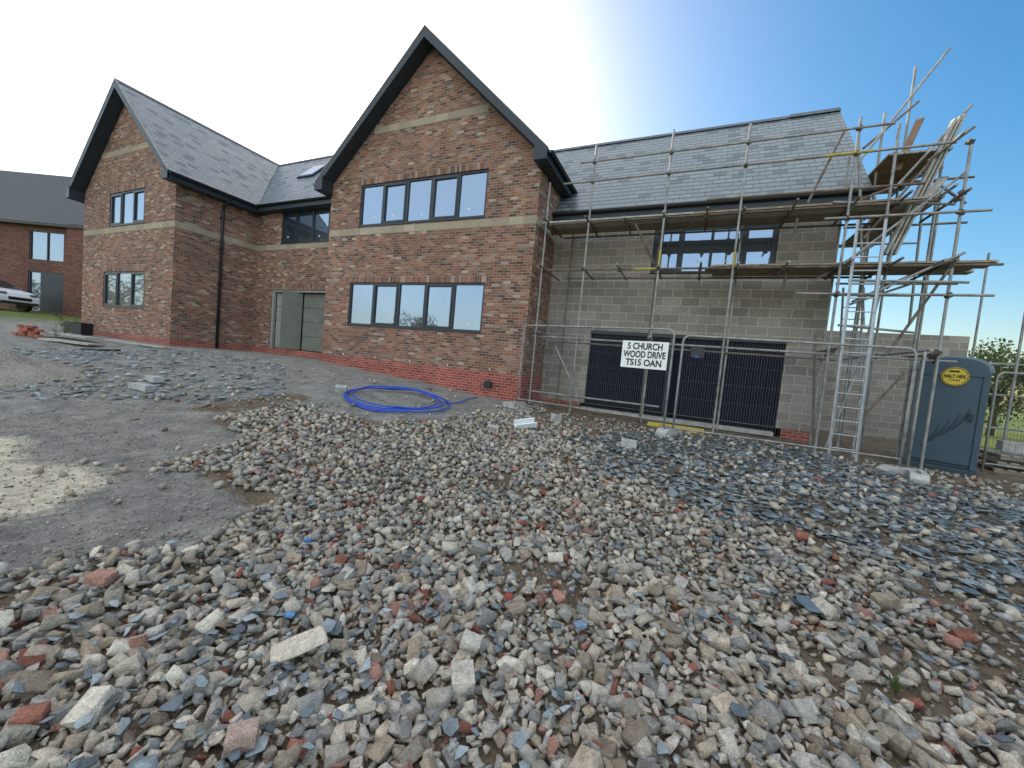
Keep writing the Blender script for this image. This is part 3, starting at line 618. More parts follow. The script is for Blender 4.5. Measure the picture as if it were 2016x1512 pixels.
OY,IY=9.8,10.85
outer=[(-3.8,6.3),(-2.65,7.1),(-.86,7.2),(.69,7.08),(2.58,6.9),(4.22,6.15)]
for i,(x,t) in enumerate(outer):
    T_('standard',(x,OY,gzf(x,OY)),(x,OY,t),'galv',tape=((.55,.60) if i in (2,3) else None)); build('base_plate',MB().box((x-.08,OY-.08,gzf(x,OY)),(x+.08,OY+.08,gzf(x,OY)+.01)),'coup',SC)
for x,t in ((-3.35,5.5),(-1.0,5.5),(.85,5.4),(2.75,6.7)): T_('standard',(x,IY,gzf(x,10)),(x,IY,t),'rust' if x<0 else 'galv')
for x,y,t in ((3.9,11.6,8.85),(3.95,13.0,6.6),(4.75,11.9,6.2),(3.3,11.0,7.6),(3.2,9.85,6.7),(4.3,10.9,6.9)): T_('standard',(x,y,.1),(x,y,t),'galv')
def ledger(z,x0,x1,y,mat='galv',tape=None,dz=0):
    T_('ledger',(x0,y,z),(x1,y,z+dz),mat,tape=tape)
    for x,t in outer:
        if y<10 and x0<x<x1 and z<t: coupler((x,y+.03,z))
ledger(6.68,-3.0,3.1,OY-.05); ledger(6.2,-3.4,4.0,OY-.05,'galv',(.74,.84)); ledger(5.22,-3.95,3.9,OY+.05,'rust'); ledger(5.16,-3.6,3.6,IY-.06,'rust')
ledger(5.55,.0,3.7,OY+.05,'rust')
ledger(4.02,-3.9,4.9,OY+.05,'rust',(.28,.34)); ledger(4.02,-3.4,3.4,IY-.06,'rust'); ledger(2.25,-3.9,4.5,OY+.05,'galv'); ledger(2.2,-3.5,3.0,IY-.06,'rust')
ledger(3.45,1.9,4.8,OY-.05,'galv'); ledger(4.95,2.2,4.6,OY-.05,'galv'); ledger(.75,-3.9,-.5,OY+.05,'galv')
for z in (5.17,3.97,2.3):
    for x in (-3.75,-2.7,-1.8,-.9,.0,.72,1.6,2.6,3.3,4.1):
        if z==2.3 and x not in (-3.75,-.9,2.6,4.1): continue
        l=random.uniform(.15,.5); T_('transom',(x+.04,OY-l,z+.05),(x+.04,IY+random.uniform(.0,.2),z+.05),random.choice(['rust','galv'])); coupler((x+.04,OY+.02,z+.03))
for z in (6.2,5.3,4.0,2.4):
    T_('ledger',(3.95,9.4,z),(3.95,13.6,z+.02),'galv'); coupler((3.95,11.6,z)); coupler((4.2,9.8,z))
for z in (6.3,5.35,4.05): T_('transom',(3.0,11.55,z),(5.1,11.55,z),'rust'); T_('transom',(3.1,12.9,z),(4.9,12.9,z),'galv')
def pp(u1,v1,y1,u2,v2,y2,nm='brace',mat='galv',tape=None): T_(nm,atY(u1,v1,y1),atY(u2,v2,y2),mat,tape=tape)
pp(1870,95,11.0,1690,320,10.4); pp(1808,200,11.5,1700,292,10.6,mat='rust'); pp(1913,207,10.4,1760,372,10.2); pp(1918,250,10.3,1826,318,10.1,mat='rust')
pp(1900,340,9.9,1660,520,9.75); pp(1838,310,10.3,1700,470,10.0,mat='rust'); pp(1900,497,9.7,1700,585,9.9); pp(1908,556,9.7,1670,552,9.9); pp(1812,240,11.0,1760,330,11.2)
pp(1855,330,10.6,1690,395,10.2,mat='rust'); pp(1880,402,10.0,1640,398,9.8); pp(1740,470,9.9,1590,560,10.3); pp(1760,480,10.2,1700,690,10.1)
pp(1093,680,10.0,1142,790,9.9); pp(1700,700,10.2,1625,880,9.9); pp(1890,500,9.75,1745,700,10.1,mat='rust')
pp(1590,400,9.85,1665,252,9.9,mat='rust'); pp(1780,735,10.4,1690,830,10.0,mat='rust'); pp(1570,430,9.85,1535,600,10.3,mat='rust'); pp(1250,440,9.8,1288,520,10.2,mat='rust')
pp(1830,290,11.4,1790,640,11.2); pp(1760,300,12.0,1900,400,10.2,mat='rust'); pp(1670,600,10.2,1790,560,10.6); pp(1650,640,10.2,1800,655,10.4)
pp(1605,660,10.0,1600,870,9.9,mat='rust'); pp(1690,250,10.3,1700,640,10.4)
def board(name,a,b,w,label,group,mat='wood',roll=0):
    a=Vector(a); b=Vector(b); d=b-a; L=d.length; x=d.normalized(); up=Vector((0,0,1)); y=up.cross(x).normalized(); z=x.cross(y)
    R3=Matrix((x,y,z)).transposed().to_4x4()@Matrix.Rotation(roll,4,'X')
    o=thing(name,label,'scaffold board',a,0,group); o.matrix_basis=Matrix.Translation(a)@R3
    build('plank',MB().box((0,-w/2,0),(L,w/2,.038)),mat,o,world=False)
    for q in (0,L): build('end_band',MB().box((q-.02,-w/2-.002,-.002),(q+.02,w/2+.002,.04)),'galv',o,world=False)
    return o
for j in range(4):
    y=9.93+j*.24
    board('scaffold_board',(-3.95+.1*random.random(),y,5.25),(-.3,y,5.255),.225,'scaffold plank laid along the upper platform, left run under the gutter','boards of the upper platform, left run',random.choice(['wood','wood2']))
    board('scaffold_board',(-.26,y,5.25),(3.35+.2*random.random(),y,5.255),.225,'scaffold plank laid along the upper platform, right run under the gutter','boards of the upper platform, right run',random.choice(['wood','wood2']))
    board('scaffold_board',(.1+.3*random.random(),y,4.05),(4.6+.3*random.random(),y,4.055),.225,'weathered plank on the lower platform in front of the block wing window','boards of the lower platform','wood')
for j in range(4): board('scaffold_board',(3.35+j*.24,10.3,6.34),(3.35+j*.24,12.4,6.42),.225,'brown plank of the small platform at the roof corner','boards of the gable end platform','ply')
for j in range(3): board('scaffold_board',(3.5+j*.24,10.1,5.36),(3.5+j*.24,13.2,5.38),.225,'brown plank of the middle gable end platform beyond the ladder','boards of the middle gable end platform','wood')
labs=['pale scaffold plank leaning steeply at the right end, leftmost of the leaning set','pale scaffold plank leaning steeply at the right end, middle of the leaning set','pale scaffold plank leaning steeply at the right end, rightmost of the leaning set']
for j in range(3):
    dx=j*9
    board('leaning_board',atY(1745+dx,500,10.25+.04*j),atY(1880+dx,238-j*4,10.3+.04*j),.11,labs[j],None,'wood2',roll=.1)
board('leaning_board',atY(1766,335,10.6),atY(1812,236,10.9),.12,'short brown plank poking up above the roof corner',None,'ply',roll=.3)
board('leaning_board',atY(1800,420,10.2),atY(1858,352,10.3),.14,'short pale plank crossing the leaning set at right',None,'wood2',roll=.5)
def ladder(p0,p1,w,label,n):
    p0=Vector(p0); p1=Vector(p1); t=thing('ladder',label,'ladder',p0); s=Vector((w/2,.0,0))
    for q in (-1,1): build('rail',MB().path([p0+s*q,p1+s*q],.026,4),'alu',t)
    for i in range(n):
        c=p0.lerp(p1,(i+.8)/(n+.5)); build('rung',MB().tube(c-s,c+s,.013,6),'alu',t)
pb=Vector((2.90,9.35,gzf(2.93,9.35))); ladder(pb,(2.93,9.66,4.85),.42,'long aluminium ladder from the ground to the lower scaffold platform',17)
ladder((3.5,11.6,1.9),(3.4,11.75,4.0),.38,'short aluminium ladder standing behind the long one inside the scaffold',7)
# ------------------------------------------------------------------ mesh fence panels
def panel(a,b,ztop,label,lean=0):
    a=Vector(a); b=Vector(b); L=(b-a).length; t=thing('mesh_fence_panel',label,'fence panel',(a.x,a.y,ztop-2.0),math.atan2(b.y-a.y,b.x-a.x),'site fence panels')
    r=.12; pts=[(0,0,-.12),(0,0,1.0),(0,0,2-r)]+[(r-r*math.cos(q),0,2-r+r*math.sin(q)) for q in (.4,.8,1.2)]+[(r,0,2),(L-r,0,2)]+[(L-r+r*math.sin(q),0,2-r+r*math.cos(q)) for q in (.4,.8,1.2)]+[(L,0,2-r),(L,0,1),(L,0,-.12)]
    build('frame',MB().path(pts,.021,10),'galv',t,world=False,smooth=True)
    build('cross_tube',MB().tube((0,0,.12),(L,0,.12),.016,8),'galv',t,world=False)
    m=MB(); n=int(L/.045)
    for i in range(1,n): m.path([(L*i/n,.008,.12),(L*i/n,.008,1.98)],.0019,4,cap=False)
    for z in np.linspace(.4,1.8,5): m.path([(0,-.004,z),(L,-.004,z)],.0012,4,cap=False)
    build('wire_mesh',m,'wire',t,world=False); return t
pa,pb_=Vector((-3.85,9.08,0)),Vector((-.30,8.52,0)); pc_,pd=Vector((-.12,8.5,0)),Vector((3.48,8.72,0))
FA=panel(pa,pb_,2.45,'wire mesh fence panel carrying the white address sign beside the brick corner'); FB=panel(pc_,pd,2.34,'wire mesh fence panel across the dark garage door, reaching the ladder')
FCc=panel((3.6,8.75,0),(4.05,9.9,0),2.3,'short wire mesh fence panel end-on beside the portable toilet')
panel((5.75,11.2,0),(9.2,11.05,0),2.2,'wire mesh fence panel right of the portable toilet at the edge of the view')
def foot(x,y,rz,label):
    z=gzf(x,y); t=thing('fence_foot',label,'fence foot',(x,y,z),rz)
    m=MB(); m.prism([(-.34,-.11,0),(.34,-.11,0),(.34,-.11,.08),(.24,-.11,.15),(-.24,-.11,.15),(-.34,-.11,.08)],(0,.22,0)); build('block_body',m,'concrete',t,world=False,bev=.01)
    for q in (-.14,0,.14): build('socket',MB().path([(q,0,.14),(q,0,.156)],.028,10),'black',t,world=False)
foot(-.21,8.5,1.2,'concrete fence foot between the two long mesh panels'); foot(3.52,8.7,.3,'concrete fence foot at the base of the ladder side panel, nearest the toilet')
foot(-3.85,9.0,1.3,'concrete fence foot beside the red brick plinth corner'); foot(3.62,8.45,1.25,'extra concrete foot lying just in front of the ladder side fence end')
m=MB().box((-.12,-.03,-.05),(.12,.03,.16)); o=build('lock_box',m,'black',None,bev=.01); lp=atY(1372,700,8.56); o.location=lp; tag(o,'small black control box hung on the mesh panel before the garage door','box')
lb=build('indicator',MB().box((-.04,-.036,-.04),(.03,-.03,.0)),'blue',o,world=False)
nrm=Vector((pb_.y-pa.y,-(pb_.x-pa.x),0)).normalized(); p0=pa+nrm*.035
q=[atPl(u,v,p0,nrm) for u,v in ((1226,671),(1316,673),(1313,728),(1222,723))]
cs=sum(q,Vector())/4; w=((q[1]-q[0]).length+(q[2]-q[3]).length)/2; hgt=((q[0]-q[3]).length+(q[1]-q[2]).length)/2
sg=thing('address_sign','white rectangular address sign reading 5 CHURCH WOOD DRIVE TS15 OAN on the mesh fence','sign',(cs.x,cs.y,cs.z-hgt/2),math.atan2(pb_.y-pa.y,pb_.x-pa.x))
build('sign_board',MB().box((-w/2,-.004,0),(w/2,.004,hgt)),'signw',sg,world=False)
for i,(tx,fw) in enumerate((('5 CHURCH',.76),('WOOD DRIVE',.92),('TS15 OAN',.78))):
    textmesh('lettering',tx,hgt*.33,'ink',sg,Matrix.Translation((0,-.008,hgt*.80-i*hgt*.30))@FACE,.005,fitw=w*fw)
# ------------------------------------------------------------------ portable toilet
TL=thing('portable_toilet','blue grey portable site toilet with round yellow hire badge','portable toilet',(4.88,10.75,.12),rad(-24.6))
w=.48
m=MB(); m.box((-w,-w,.12),(w,w,2.0)); build('cabin',m,'toiletd',TL,world=False,bev=.03)
m=MB(); m.box((-w-.03,-w-.03,0),(w+.03,w+.03,.13)); build('base',m,'toiletd',TL,world=False,bev=.02)
m=MB(); arc=[(-w-.03,-w-.05,1.98)]+[(math.sin(a)*(w+.03),-w-.05,2.0+.28*math.cos(a)**.8) for a in np.linspace(-1.5,1.5,15)]+[(w+.03,-w-.05,1.98)]
m.prism(arc,(0,2*w+.1,0)); build('roof',m,'toiletl',TL,world=False,bev=.012)
m=MB(); arc2=[(-w+.03,-w-.06,1.9)]+[(math.sin(a)*(w-.03),-w-.06,2.0+.24*math.cos(a)**.8) for a in np.linspace(-1.5,1.5,13)]+[(w-.03,-w-.06,1.9)]
m.prism(arc2,(0,.05,0)); build('roof_front',m,'toilet',TL,world=False)
d=build('door',MB().box((-w+.09,-w-.035,.2),(w-.09,-w+.01,1.93)),'toilet',TL,world=False,bev=.02)
for s in (-1,1): build('door_frame',MB().box((s*(w-.045)-.045,-w-.05,.13),(s*(w-.045)+.045,-w+.02,1.98)),'toilet',TL,world=False,bev=.012)
for kk in range(4):
    x0=-.22+kk*.12; m=MB(); m.path([(x0+.20*math.sin(t*1.6)-.05,-w-.034,.45+kk*.13+t*.5) for t in np.linspace(0,1,10)],[.004+.016*math.sin(math.pi*(i+.5)/10) for i in range(10)],6)
    build('door_rib',m,'toiletd',d,world=False,smooth=True)
m=MB(); m.box((w-.20,-w-.07,1.05),(w-.14,-w-.03,1.2)); build('handle',m,'black',d,world=False,bev=.006)
for zz in (.45,1.0,1.65): build('hinge',MB().box((-w+.03,-w-.06,zz),(-w+.11,-w-.045,zz+.08)),'toiletl',TL,world=False)
bz=1.88
m=MB(); m.path([(.04,-w-.062,bz),(.04,-w-.070,bz)],.18,36); bd=build('badge',m,'yellow',TL,world=False)
m=MB(); m.path([(.04+.165*math.cos(a),-w-.072,bz+.165*math.sin(a)) for a in np.linspace(0,2*math.pi,37)[:-1]],.005,4,close=True); build('badge_ring',m,'ink',bd,world=False)
textmesh('badge_lettering','HALT HIRE',.09,'ink',bd,Matrix.Translation((.04,-w-.073,bz+.0))@FACE,.003,fitw=.28)
textmesh('badge_lettering','T: 01642',.04,'ink',bd,Matrix.Translation((.04,-w-.073,bz-.07))@FACE,.001)
m=MB(); m.box((-.04,-w-.073,bz+.08),(.09,-w-.071,bz+.115)); build('badge_mark',m,'ink',bd,world=False)
# ------------------------------------------------------------------ blue pipe coil
cc=G(778,792); pts=[]; NTn=4
for i in range(NTn*44+1):
    a=i/44*2*math.pi+.6; rr=1.22-.045*(i/44)+.035*math.sin(i*.23)+.05*math.sin(i/44*1.9); x=cc.x+rr*math.cos(a)+.05*math.sin(i*.045); y=cc.y+rr*.80*math.sin(a)+.05*math.sin(i*.05)
    pts.append((x,y,gzf(x,y)+.03+.02*(i/44)+.012*math.sin(i*.4)+.05*max(0,math.sin(a))))
for t,(u,v) in enumerate(((882,800),(905,797),(925,788),(940,786))): 
    p=G(u,v); pts.append((p.x,p.y,gzf(p.x,p.y)+.05))
o=build('water_pipe_coil',MB().path(pts,.0155,8),'blue',None,smooth=True); tag(o,'coil of bright blue plastic water pipe on the soil before the brick wing','pipe')
p=G(1035,848); o=build('gutter_offcut',MB().prism([(-.2,0,0),(-.2,.16,0),(-.2,.16,.11),(-.2,.14,.11),(-.2,.14,.02),(-.2,.02,.02),(-.2,.02,.11),(-.2,0,.11)],(.42,0,0)),'white',None); o.location=(p.x,p.y,gzf(p.x,p.y)+.04); o.rotation_euler=(.5,-.15,.75); tag(o,'white plastic gutter offcut on the ground near the fence','gutter piece')
o=build('yellow_plank',MB().box((-.6,-.1,0),(.6,.1,.05)),'tape',None,bev=.006); o.location=(-.1,9.6,gzf(-.1,9.6)+.02); o.rotation_euler=(.5,0,-.03); tag(o,'yellow plank on the ground behind the fence at the garage threshold','plank')
o=build('threshold_timber',MB().box((GD[0],GY-.35,0),(GD[1]-.1,GY-.1,.1)),'wood2',None,bev=.006); o.location=(0,0,gzf(0,10.9)); tag(o,'grey timber laid along the foot of the dark garage door','timber')
# ------------------------------------------------------------------ left debris
def plank_px(name,u1,v1,u2,v2,w,th,label,mat='wood2',lift=.03,cat='board'):
    a=G(u1,v1); b=G(u2,v2); d=(b-a); L=d.length; o=build(name,MB().box((0,-w/2,0),(L,w/2,th)),mat,None,bev=.005); o.location=(a.x,a.y,a.z+lift); o.rotation_euler=(0,-math.atan2(d.z,math.hypot(d.x,d.y)),math.atan2(d.y,d.x)); return tag(o,label,cat)
plank_px('grey_board',92,672,190,684,.5,.05,'wide pale grey board lying by the left house corner, nearest of the pile',lift=.05)
plank_px('grey_board',100,664,185,676,.4,.05,'pale grey board resting behind the nearest one at the left house corner',lift=.14)
plank_px('grey_board',215,672,330,688,.3,.06,'long pale board along the foot of the left wing plinth',lift=.02)
plank_px('dark_board',170,690,235,692,.35,.04,'dark flat board in front of the left wing',mat='black',lift=.02)
for (u,v,l) in ((147,656,'black plastic crate at the left house corner, left of two'),(162,660,'black plastic crate at the left house corner, right of two')):
    p=G(u,v); o=build('black_crate',MB().box((-.22,-.2,0),(.22,.2,.04)).box((-.22,-.2,.04),(-.19,.2,.45)).box((.19,-.2,.04),(.22,.2,.45)).box((-.19,-.2,.04),(.19,-.17,.45)).box((-.19,.17,.04),(.19,.2,.45)),'black',None); o.location=(p.x,p.y,gzf(p.x,p.y)+.02); o.rotation_euler=(0,0,.3); tag(o,l,'crate')
p=G(60,664); bi=0
for lv in range(4):
    for ii in range(6-lv):
        o=build('loose_brick',MB().box((-.107,-.05,0),(.107,.05,.065)),'redclay',None,bev=.004) if bi==0 else bpy.data.objects.new('loose_brick',bm0)
        if bi==0: bm0=o.data
        else: C.objects.link(o)
        x,y=p.x-.9+ii*.32+lv*.12+random.uniform(-.02,.02),p.y+random.uniform(-.1,.1); o.location=(x,y,gzf(p.x,p.y)+.02+lv*.09); o.scale=(1.4,1.4,1.35); o.rotation_euler=(0,0,random.uniform(-.3,.3)); bi+=1
        tag(o,'one of the loose red bricks heaped on the verge at far left','brick','red bricks heaped at far left')
a=G(296,668); b=atY(313,588,7.62); o=build('metal_rod',MB().tube(a,b,.018,8),'rust',None); tag(o,'thin rusty rod leaning on the left wing near its corner','rod')
V_=[];F_=[]; nn=40; hp=G(0,752); cx,cy=hp.x-.5,hp.y-.1
for i in range(nn+1):
    for j in range(nn+1):
        x=(i/nn-.5)*3.2; y=(j/nn-.5)*3.2; r=math.hypot(x,y)/1.55; z=max(0,1-r)**1.1*.62*(1+.12*math.sin(x*7+y*3)+.1*math.sin(y*9-x*4))+random.uniform(-.02,.02) -.05
        V_.append((cx+x,cy+y,gzf(cx+x,cy+y)+z))
for i in range(nn):
    for j in range(nn): a=i*(nn+1)+j; F_.append((a,a+1,a+nn+2,a+nn+1))
m=MB(); m.v=[Vector(q) for q in V_]; m.f=F_; o=build('gravel_heap',m,'gheap',None,smooth=True); tag(o,'low heap of grey brown gravel at the left edge','gravel heap')
# ------------------------------------------------------------------ weeds
def weed(u,v,h,n,label,cat='plant'):
    p=G(u,v); t=thing('weed',label,cat,(p.x,p.y,gzf(p.x,p.y))); m=MB(); st=MB(); rd=random.Random(u)
    for i in range(n):
        a=rd.uniform(0,6.28); l=h*rd.uniform(.5,1); le=rd.uniform(.1,.5); tip=Vector((math.cos(a)*l*le,math.sin(a)*l*le,l)); st.path([(0,0,0),tip*.5+Vector((0,0,.05*h)),tip],.0025+.002*h,4)
        for q in range(5):
            c=tip*rd.uniform(.3,1); b=rd.uniform(0,6.28); s=h*.13; dx=Vector((math.cos(b),math.sin(b),rd.uniform(-.2,.6)))*s; dy=Vector((-math.sin(b),math.cos(b),0))*s*.4
            m.quad(c,c+dx*.5+dy,c+dx,c+dx*.5-dy)
    build('stem',st,'leaf2',t,world=False); build('leaf',m,'leaf2',t,world=False)
weed(128,660,.9,9,'leggy weed growing beside the black crates at far left'); weed(1762,1372,.12,10,'small green weed in the rubble at lower right'); weed(1165,832,.18,8,'green weed under the fence near the brick corner')
weed(1480,1120,.08,6,'tiny weed seedling in the right hand rubble'); weed(110,668,.6,6,'low weed among the grey boards at far left'); weed(1850,920,.25,9,'weed tuft at the foot of the portable toilet'); weed(1080,845,.12,8,'low weed just right of the white gutter piece')
# ------------------------------------------------------------------ neighbour house & car (far left)
NH=thing('neighbour_house','red brick neighbouring house with grey tiled roof behind the parked car','house',(-34.4,10.9,1.7),rad(24))
m=MB(); wl=[(-3.25,-1.1,3.3,5.1),(-3.3,-1.1,.2,2.65)]
wallrect(m,'Y',0,-16,5,-.5,5.75,wl,dep=.1); m.quad((-16,0,-.5),(-16,7,-.5),(-16,7,5.75),(-16,3.5,9.6),(-16,0,5.75)); m.quad((5,0,-.5),(5,7,-.5),(5,7,5.75),(5,3.5,9.6),(5,0,5.75)); m.quad((-16,7,-.5),(5,7,-.5),(5,7,5.75),(-16,7,5.75))
build('wall',m,'nbrick',NH,world=False)
m=MB(); m.box((-.6,-.3,-.5),(5,-.01,5.6)); build('porch_wing',m,'nbrick',NH,world=False)
k=NT('neighbour_tile'); uv=k.obj(); p=k.sep(uv); fz=k.ma('FRACT',k.ma('DIVIDE',p[2],.24)); c=k.mix(k.rng(fz,.0,.15),(.02,.02,.022),(.075,.076,.08)); k.bump(fz,.8,.03); MT['ntile']=k.fin(c,.7)
m=MB(); m.prism([(-16.3,-.35,5.5),(-16.3,3.5,9.75),(-16.3,7.4,5.5),(-16.3,3.5,9.6)],(21.6,0,0)); build('roof',m,'ntile',NH,world=False)
m=MB(); m.box((-16.3,-.42,5.35),(5.3,-.33,5.52)); build('gutter',m,'black',NH,world=False)
f=MB(); x0,x1,z0,z1=wl[0]; f.box((x0,.03,z0),(x1,.1,z0+.07)).box((x0,.03,z1-.07),(x1,.1,z1)).box((x0,.03,z0),(x0+.07,.1,z1)).box((x1-.07,.03,z0),(x1,.1,z1)).box((-2.2,.03,z0),(-2.13,.1,z1))
wn=build('window',f,'frame',NH,world=False); build('pane',MB().quad((x0,.08,z0),(x1,.08,z0),(x1,.08,z1),(x0,.08,z1)),'glass',wn,world=False)
f=MB(); x0,x1,z0,z1=wl[1]; f.box((x0,.03,z0),(x0+.08,.1,z1)).box((-2.55,.03,z0),(x1,.1,z1)).box((x0,.03,z1-.08),(-2.55,.1,z1)); dn=build('door',f,'frame',NH,world=False); build('pane',MB().quad((x0,.09,z0),(-2.55,.09,z0),(-2.55,.09,z1),(x0,.09,z1)),'glass',dn,world=False)
CA=thing('parked_car','white family car parked on the drive before the neighbouring brick house','car',(-35.15,7.35,gzf(-35.15,7.35)),rad(24))
prof=[(-2.05,.35),(-2.12,.75),(-2.08,1.08),(-1.92,1.38),(-1.45,1.58),(-.2,1.64),(.35,1.56),(.75,1.38),(1.2,1.14),(1.7,1.04),(2.02,.90),(2.15,.70),(2.17,.5),(2.1,.33)]
m=MB(); nP=len(prof)
def ring(a,b): 
    for k_ in range(nP): m.f.append((a*nP+k_,a*nP+(k_+1)%nP,b*nP+(k_+1)%nP,b*nP+k_))
for yy,shr in ((-.92,.93),(-.84,1.0),(.84,1.0),(.92,.93)):
    for x,z in prof:
        ins=0 if z<1.0 else (z-1.0)*.35; cz=.9
        m.v.append(Vector((x*(1 if shr==1 else .98),(1 if yy>0 else -1)*(abs(yy)-ins),cz+(z-cz)*shr)))
ring(0,1); ring(1,2); ring(2,3); m.f.append(tuple(range(nP))[::-1]); m.f.append(tuple(3*nP+i for i in range(nP)))
build('body',m,'carw',CA,world=False,smooth=False)
for s in (-1,1):
    y=lambda z:s*(.92-(z-1.0)*.35+.012)
    for P in ([(-1.75,1.1),(-1.55,1.38),(-.55,1.49),(-.5,1.08)],[(-.42,1.08),(-.45,1.49),(.10,1.49),(.45,1.38),(.98,1.10)]):
        build('side_window',MB().quad(*[(x,y(z),z) for x,z in P]),'cglass',CA,world=False)
    build('headlight',MB().box((1.80,s*.66-.16,.80),(2.10,s*.66+.16,.94)),'toiletl',CA,world=False,bev=.03)
    for x in (-1.3,1.35):
        wl_=build('wheel',MB().path([(x,s*.70,.32),(x,s*.94,.32)],.34,22),'black',CA,world=False); build('rim',MB().path([(x,s*.94,.32),(x,s*.95,.32)],.22,12),'alu',wl_,world=False)
ws=build('windscreen',MB().quad((.38,-.70,1.56),(.38,.70,1.56),(1.18,.82,1.16),(1.18,-.82,1.16)),'cglass',CA,world=False); ws.location=(.02,0,.02)
build('grille',MB().box((2.05,-.5,.55),(2.19,.5,.72)),'black',CA,world=False,bev=.03)
build('bumper',MB().box((1.95,-.8,.34),(2.19,.8,.46)),'black',CA,world=False,bev=.03)
# ------------------------------------------------------------------ right background
o=build('block_outbuilding',MB().box((3.4,16.5,-.2),(7.75,16.72,3.55)).box((7.53,16.72,-.2),(7.75,21,3.55)),'block',None); tag(o,'plain grey concrete block garden wall beyond the scaffold at right','wall')
BR=thing('tube_barrier','tube rail barrier right of the portable toilet','barrier',(6.3,12.6,0))
for x,y,t in ((6.2,13.0,5.1),(6.42,12.0,3.85),(8.5,12.6,2.2)): build('post',MB().tube((x,y,0),(x,y,t),.0245,8),'galv',BR)
for z in (1.0,1.75,2.45): build('rail',MB().tube((5.6,12.5,z),(9.5,12.45,z+.06),.0245,8),'galv',BR)
for i,l in enumerate(('lowest timber pallet of the stack right of the portable toilet','middle timber pallet of the stack right of the portable toilet','top timber pallet of the stack right of the portable toilet')):
    t=thing('timber_pallet',l,'pallet',(6.75,11.9,.1+i*.15),-.15+.04*i)
    for y in (-.45,0,.45): build('bearer',MB().box((-.6,y-.05,.02),(.6,y+.05,.10)),'wood',t,world=False)
    for q in range(7): build('deck_board',MB().box((-.6+q*.18,-.5,.10),(-.6+q*.18+.12,.5,.122)),'wood2',t,world=False)
for j,(x,l) in enumerate(((6.45,'grey concrete block on top of the pallet stack, left'),(6.95,'grey concrete block on top of the pallet stack, right'))):
    o=build('pallet_block',MB().box((-.22,-.1,0),(.22,.1,.215)),'concrete',None,bev=.006); o.location=(x,11.75,.58); o.rotation_euler=(0,0,.1*j); tag(o,l,'block')
NF=build('orange_netting',MB().box((6.4,15.0,.1),(7.6,15.02,.55)),'orange',None); tag(NF,'strip of orange barrier netting beyond the pallets','barrier netting')
def tree(x,y,h,cr,label,n=2600,seed=1,base=None):
    rd=random.Random(seed); z0=gzf(x,y); t=thing('tree',label,'tree',(x,y,z0),0); tr=MB(); tr.path([(0,0,-.1),(.05,0,h*.3),(-.03,.05,h*.6),(0,0,h*.85)],[h*.035,h*.028,h*.018,h*.006],8)
    cl=[]
    for i in range(13):
        a=rd.uniform(0,6.28); r=cr*rd.uniform(.15,.75); c=Vector((math.cos(a)*r,math.sin(a)*r,h*rd.uniform(.28,.88))); cl.append((c,cr*rd.uniform(.28,.5))); tr.path([(0,0,c.z*.55),c*.6+Vector((0,0,c.z*.3)),c],[h*.014,h*.009,h*.004],5)
    build('trunk',tr,'bark',t,world=False,smooth=True); m=MB()
    for i in range(n):
        c,r=rd.choice(cl); d=Vector((rd.gauss(0,1),rd.gauss(0,1),rd.gauss(0,.8))).normalized()*r*rd.uniform(.55,1.08); p=c+d; s=h*.015*rd.uniform(.6,1.5)
        a=Vector((rd.gauss(0,1),rd.gauss(0,1),rd.gauss(0,1))).normalized(); b=a.cross(Vector((rd.gauss(0,1),rd.gauss(0,1),rd.gauss(0,1)))).normalized(); m.quad(p-a*s,p+b*s*.6,p+a*s,p-b*s*.6)
    build('crown',m,'leaf',t,world=False)
tree(13.9,27,4.7,2.0,'rounded green tree on the right horizon beyond the toilet, nearest the block wall',4200,3); tree(17.5,30,4.4,2.3,'green tree at the right edge behind the tube barrier',4200,5); tree(12.0,26,2.2,1.4,'low dark bush right of the block garden wall',2600,8); tree(15,24,2.2,1.7,'dark bushy shrub behind the pallets at the right edge',2800,9)
tree(-40,-30,8,3.6,'round tree across the road reflected in the ground floor windows',3400,11); tree(-62,-34,9,5,'broad tree across the road left of the reflected round tree',3000,12); tree(-82,-14.5,12,8,'tall tree across the road farthest left, reflected in the left wing window',3400,13)
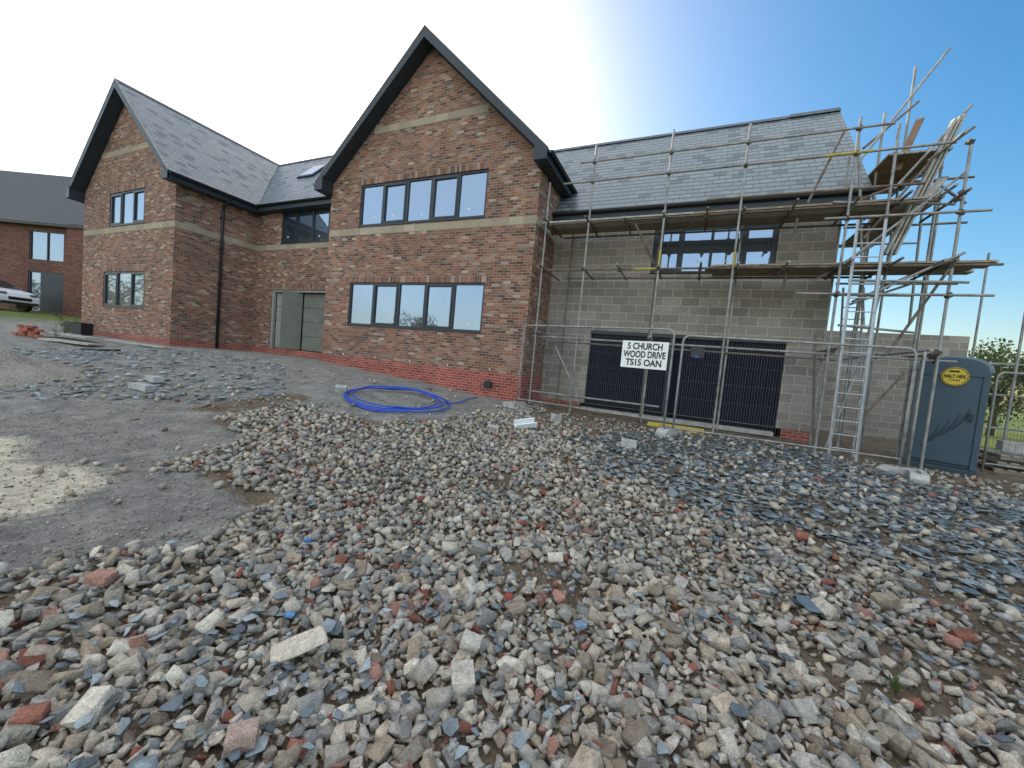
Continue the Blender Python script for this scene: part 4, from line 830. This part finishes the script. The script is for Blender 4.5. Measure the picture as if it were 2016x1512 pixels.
# ------------------------------------------------------------------ light
az,el=rad(46),rad(29)
W=bpy.data.worlds.new('World'); S.world=W; W.use_nodes=True; nt=W.node_tree; bg=nt.nodes['Background']
sk=nt.nodes.new('ShaderNodeTexSky'); sk.sky_type='NISHITA'; sk.sun_disc=False; sk.sun_elevation=el; sk.sun_rotation=-az; sk.air_density=1.1; sk.dust_density=1.9; sk.ozone_density=1.2
hs=nt.nodes.new('ShaderNodeHueSaturation'); hs.inputs['Saturation'].default_value=1.55; hs.inputs['Hue'].default_value=.492; nt.links.new(sk.outputs[0],hs.inputs['Color'])
tc=nt.nodes.new('ShaderNodeTexCoord'); sp=nt.nodes.new('ShaderNodeSeparateXYZ'); nt.links.new(tc.outputs['Generated'],sp.inputs[0])
def mr(src,a,b,c,d):
    n=nt.nodes.new('ShaderNodeMapRange'); n.interpolation_type='SMOOTHSTEP'; nt.links.new(src,n.inputs[0])
    for i,q in enumerate((a,b,c,d)): n.inputs[i+1].default_value=q
    return n.outputs[0]
back_fill=mr(sp.outputs[1],.1,-.6,0,1); zen_fill=mr(sp.outputs[2],.70,.90,0,1.35)  # extra sky glow behind camera and overhead, added to fill the shaded fronts
mx=nt.nodes.new('ShaderNodeMath'); mx.operation='MAXIMUM'; nt.links.new(back_fill,mx.inputs[0]); nt.links.new(zen_fill,mx.inputs[1])
no=nt.nodes.new('ShaderNodeTexNoise'); no.inputs['Scale'].default_value=2.5; no.inputs['Detail'].default_value=5; nt.links.new(tc.outputs['Generated'],no.inputs['Vector'])
cl=mr(no.outputs[0],.3,.7,.75,1.2)
m2=nt.nodes.new('ShaderNodeMath'); m2.operation='MULTIPLY'; nt.links.new(mx.outputs[0],m2.inputs[0]); nt.links.new(cl,m2.inputs[1])
sc_=nt.nodes.new('ShaderNodeMix'); sc_.data_type='RGBA'; sc_.blend_type='ADD'; sc_.inputs[0].default_value=1
cc_=nt.nodes.new('ShaderNodeMix'); cc_.data_type='RGBA'; nt.links.new(m2.outputs[0],cc_.inputs[0]); cc_.inputs[6].default_value=(0,0,0,1); cc_.inputs[7].default_value=(6.6,6.25,5.6,1)
nt.links.new(hs.outputs[0],sc_.inputs[6]); nt.links.new(cc_.outputs[2],sc_.inputs[7])
nt.links.new(sc_.outputs[2],bg.inputs[0]); bg.inputs[1].default_value=.20
sl=bpy.data.lights.new('sun','SUN'); sl.energy=4; sl.angle=rad(.5); sl.color=(1,.94,.85); so_=bpy.data.objects.new('sun',sl); C.objects.link(so_)
D=Vector((-math.sin(az)*math.cos(el),math.cos(az)*math.cos(el),math.sin(el))); so_.rotation_euler=D.to_track_quat('Z','Y').to_euler()
S.view_settings.view_transform='Standard'; S.view_settings.look='None'; S.view_settings.exposure=0
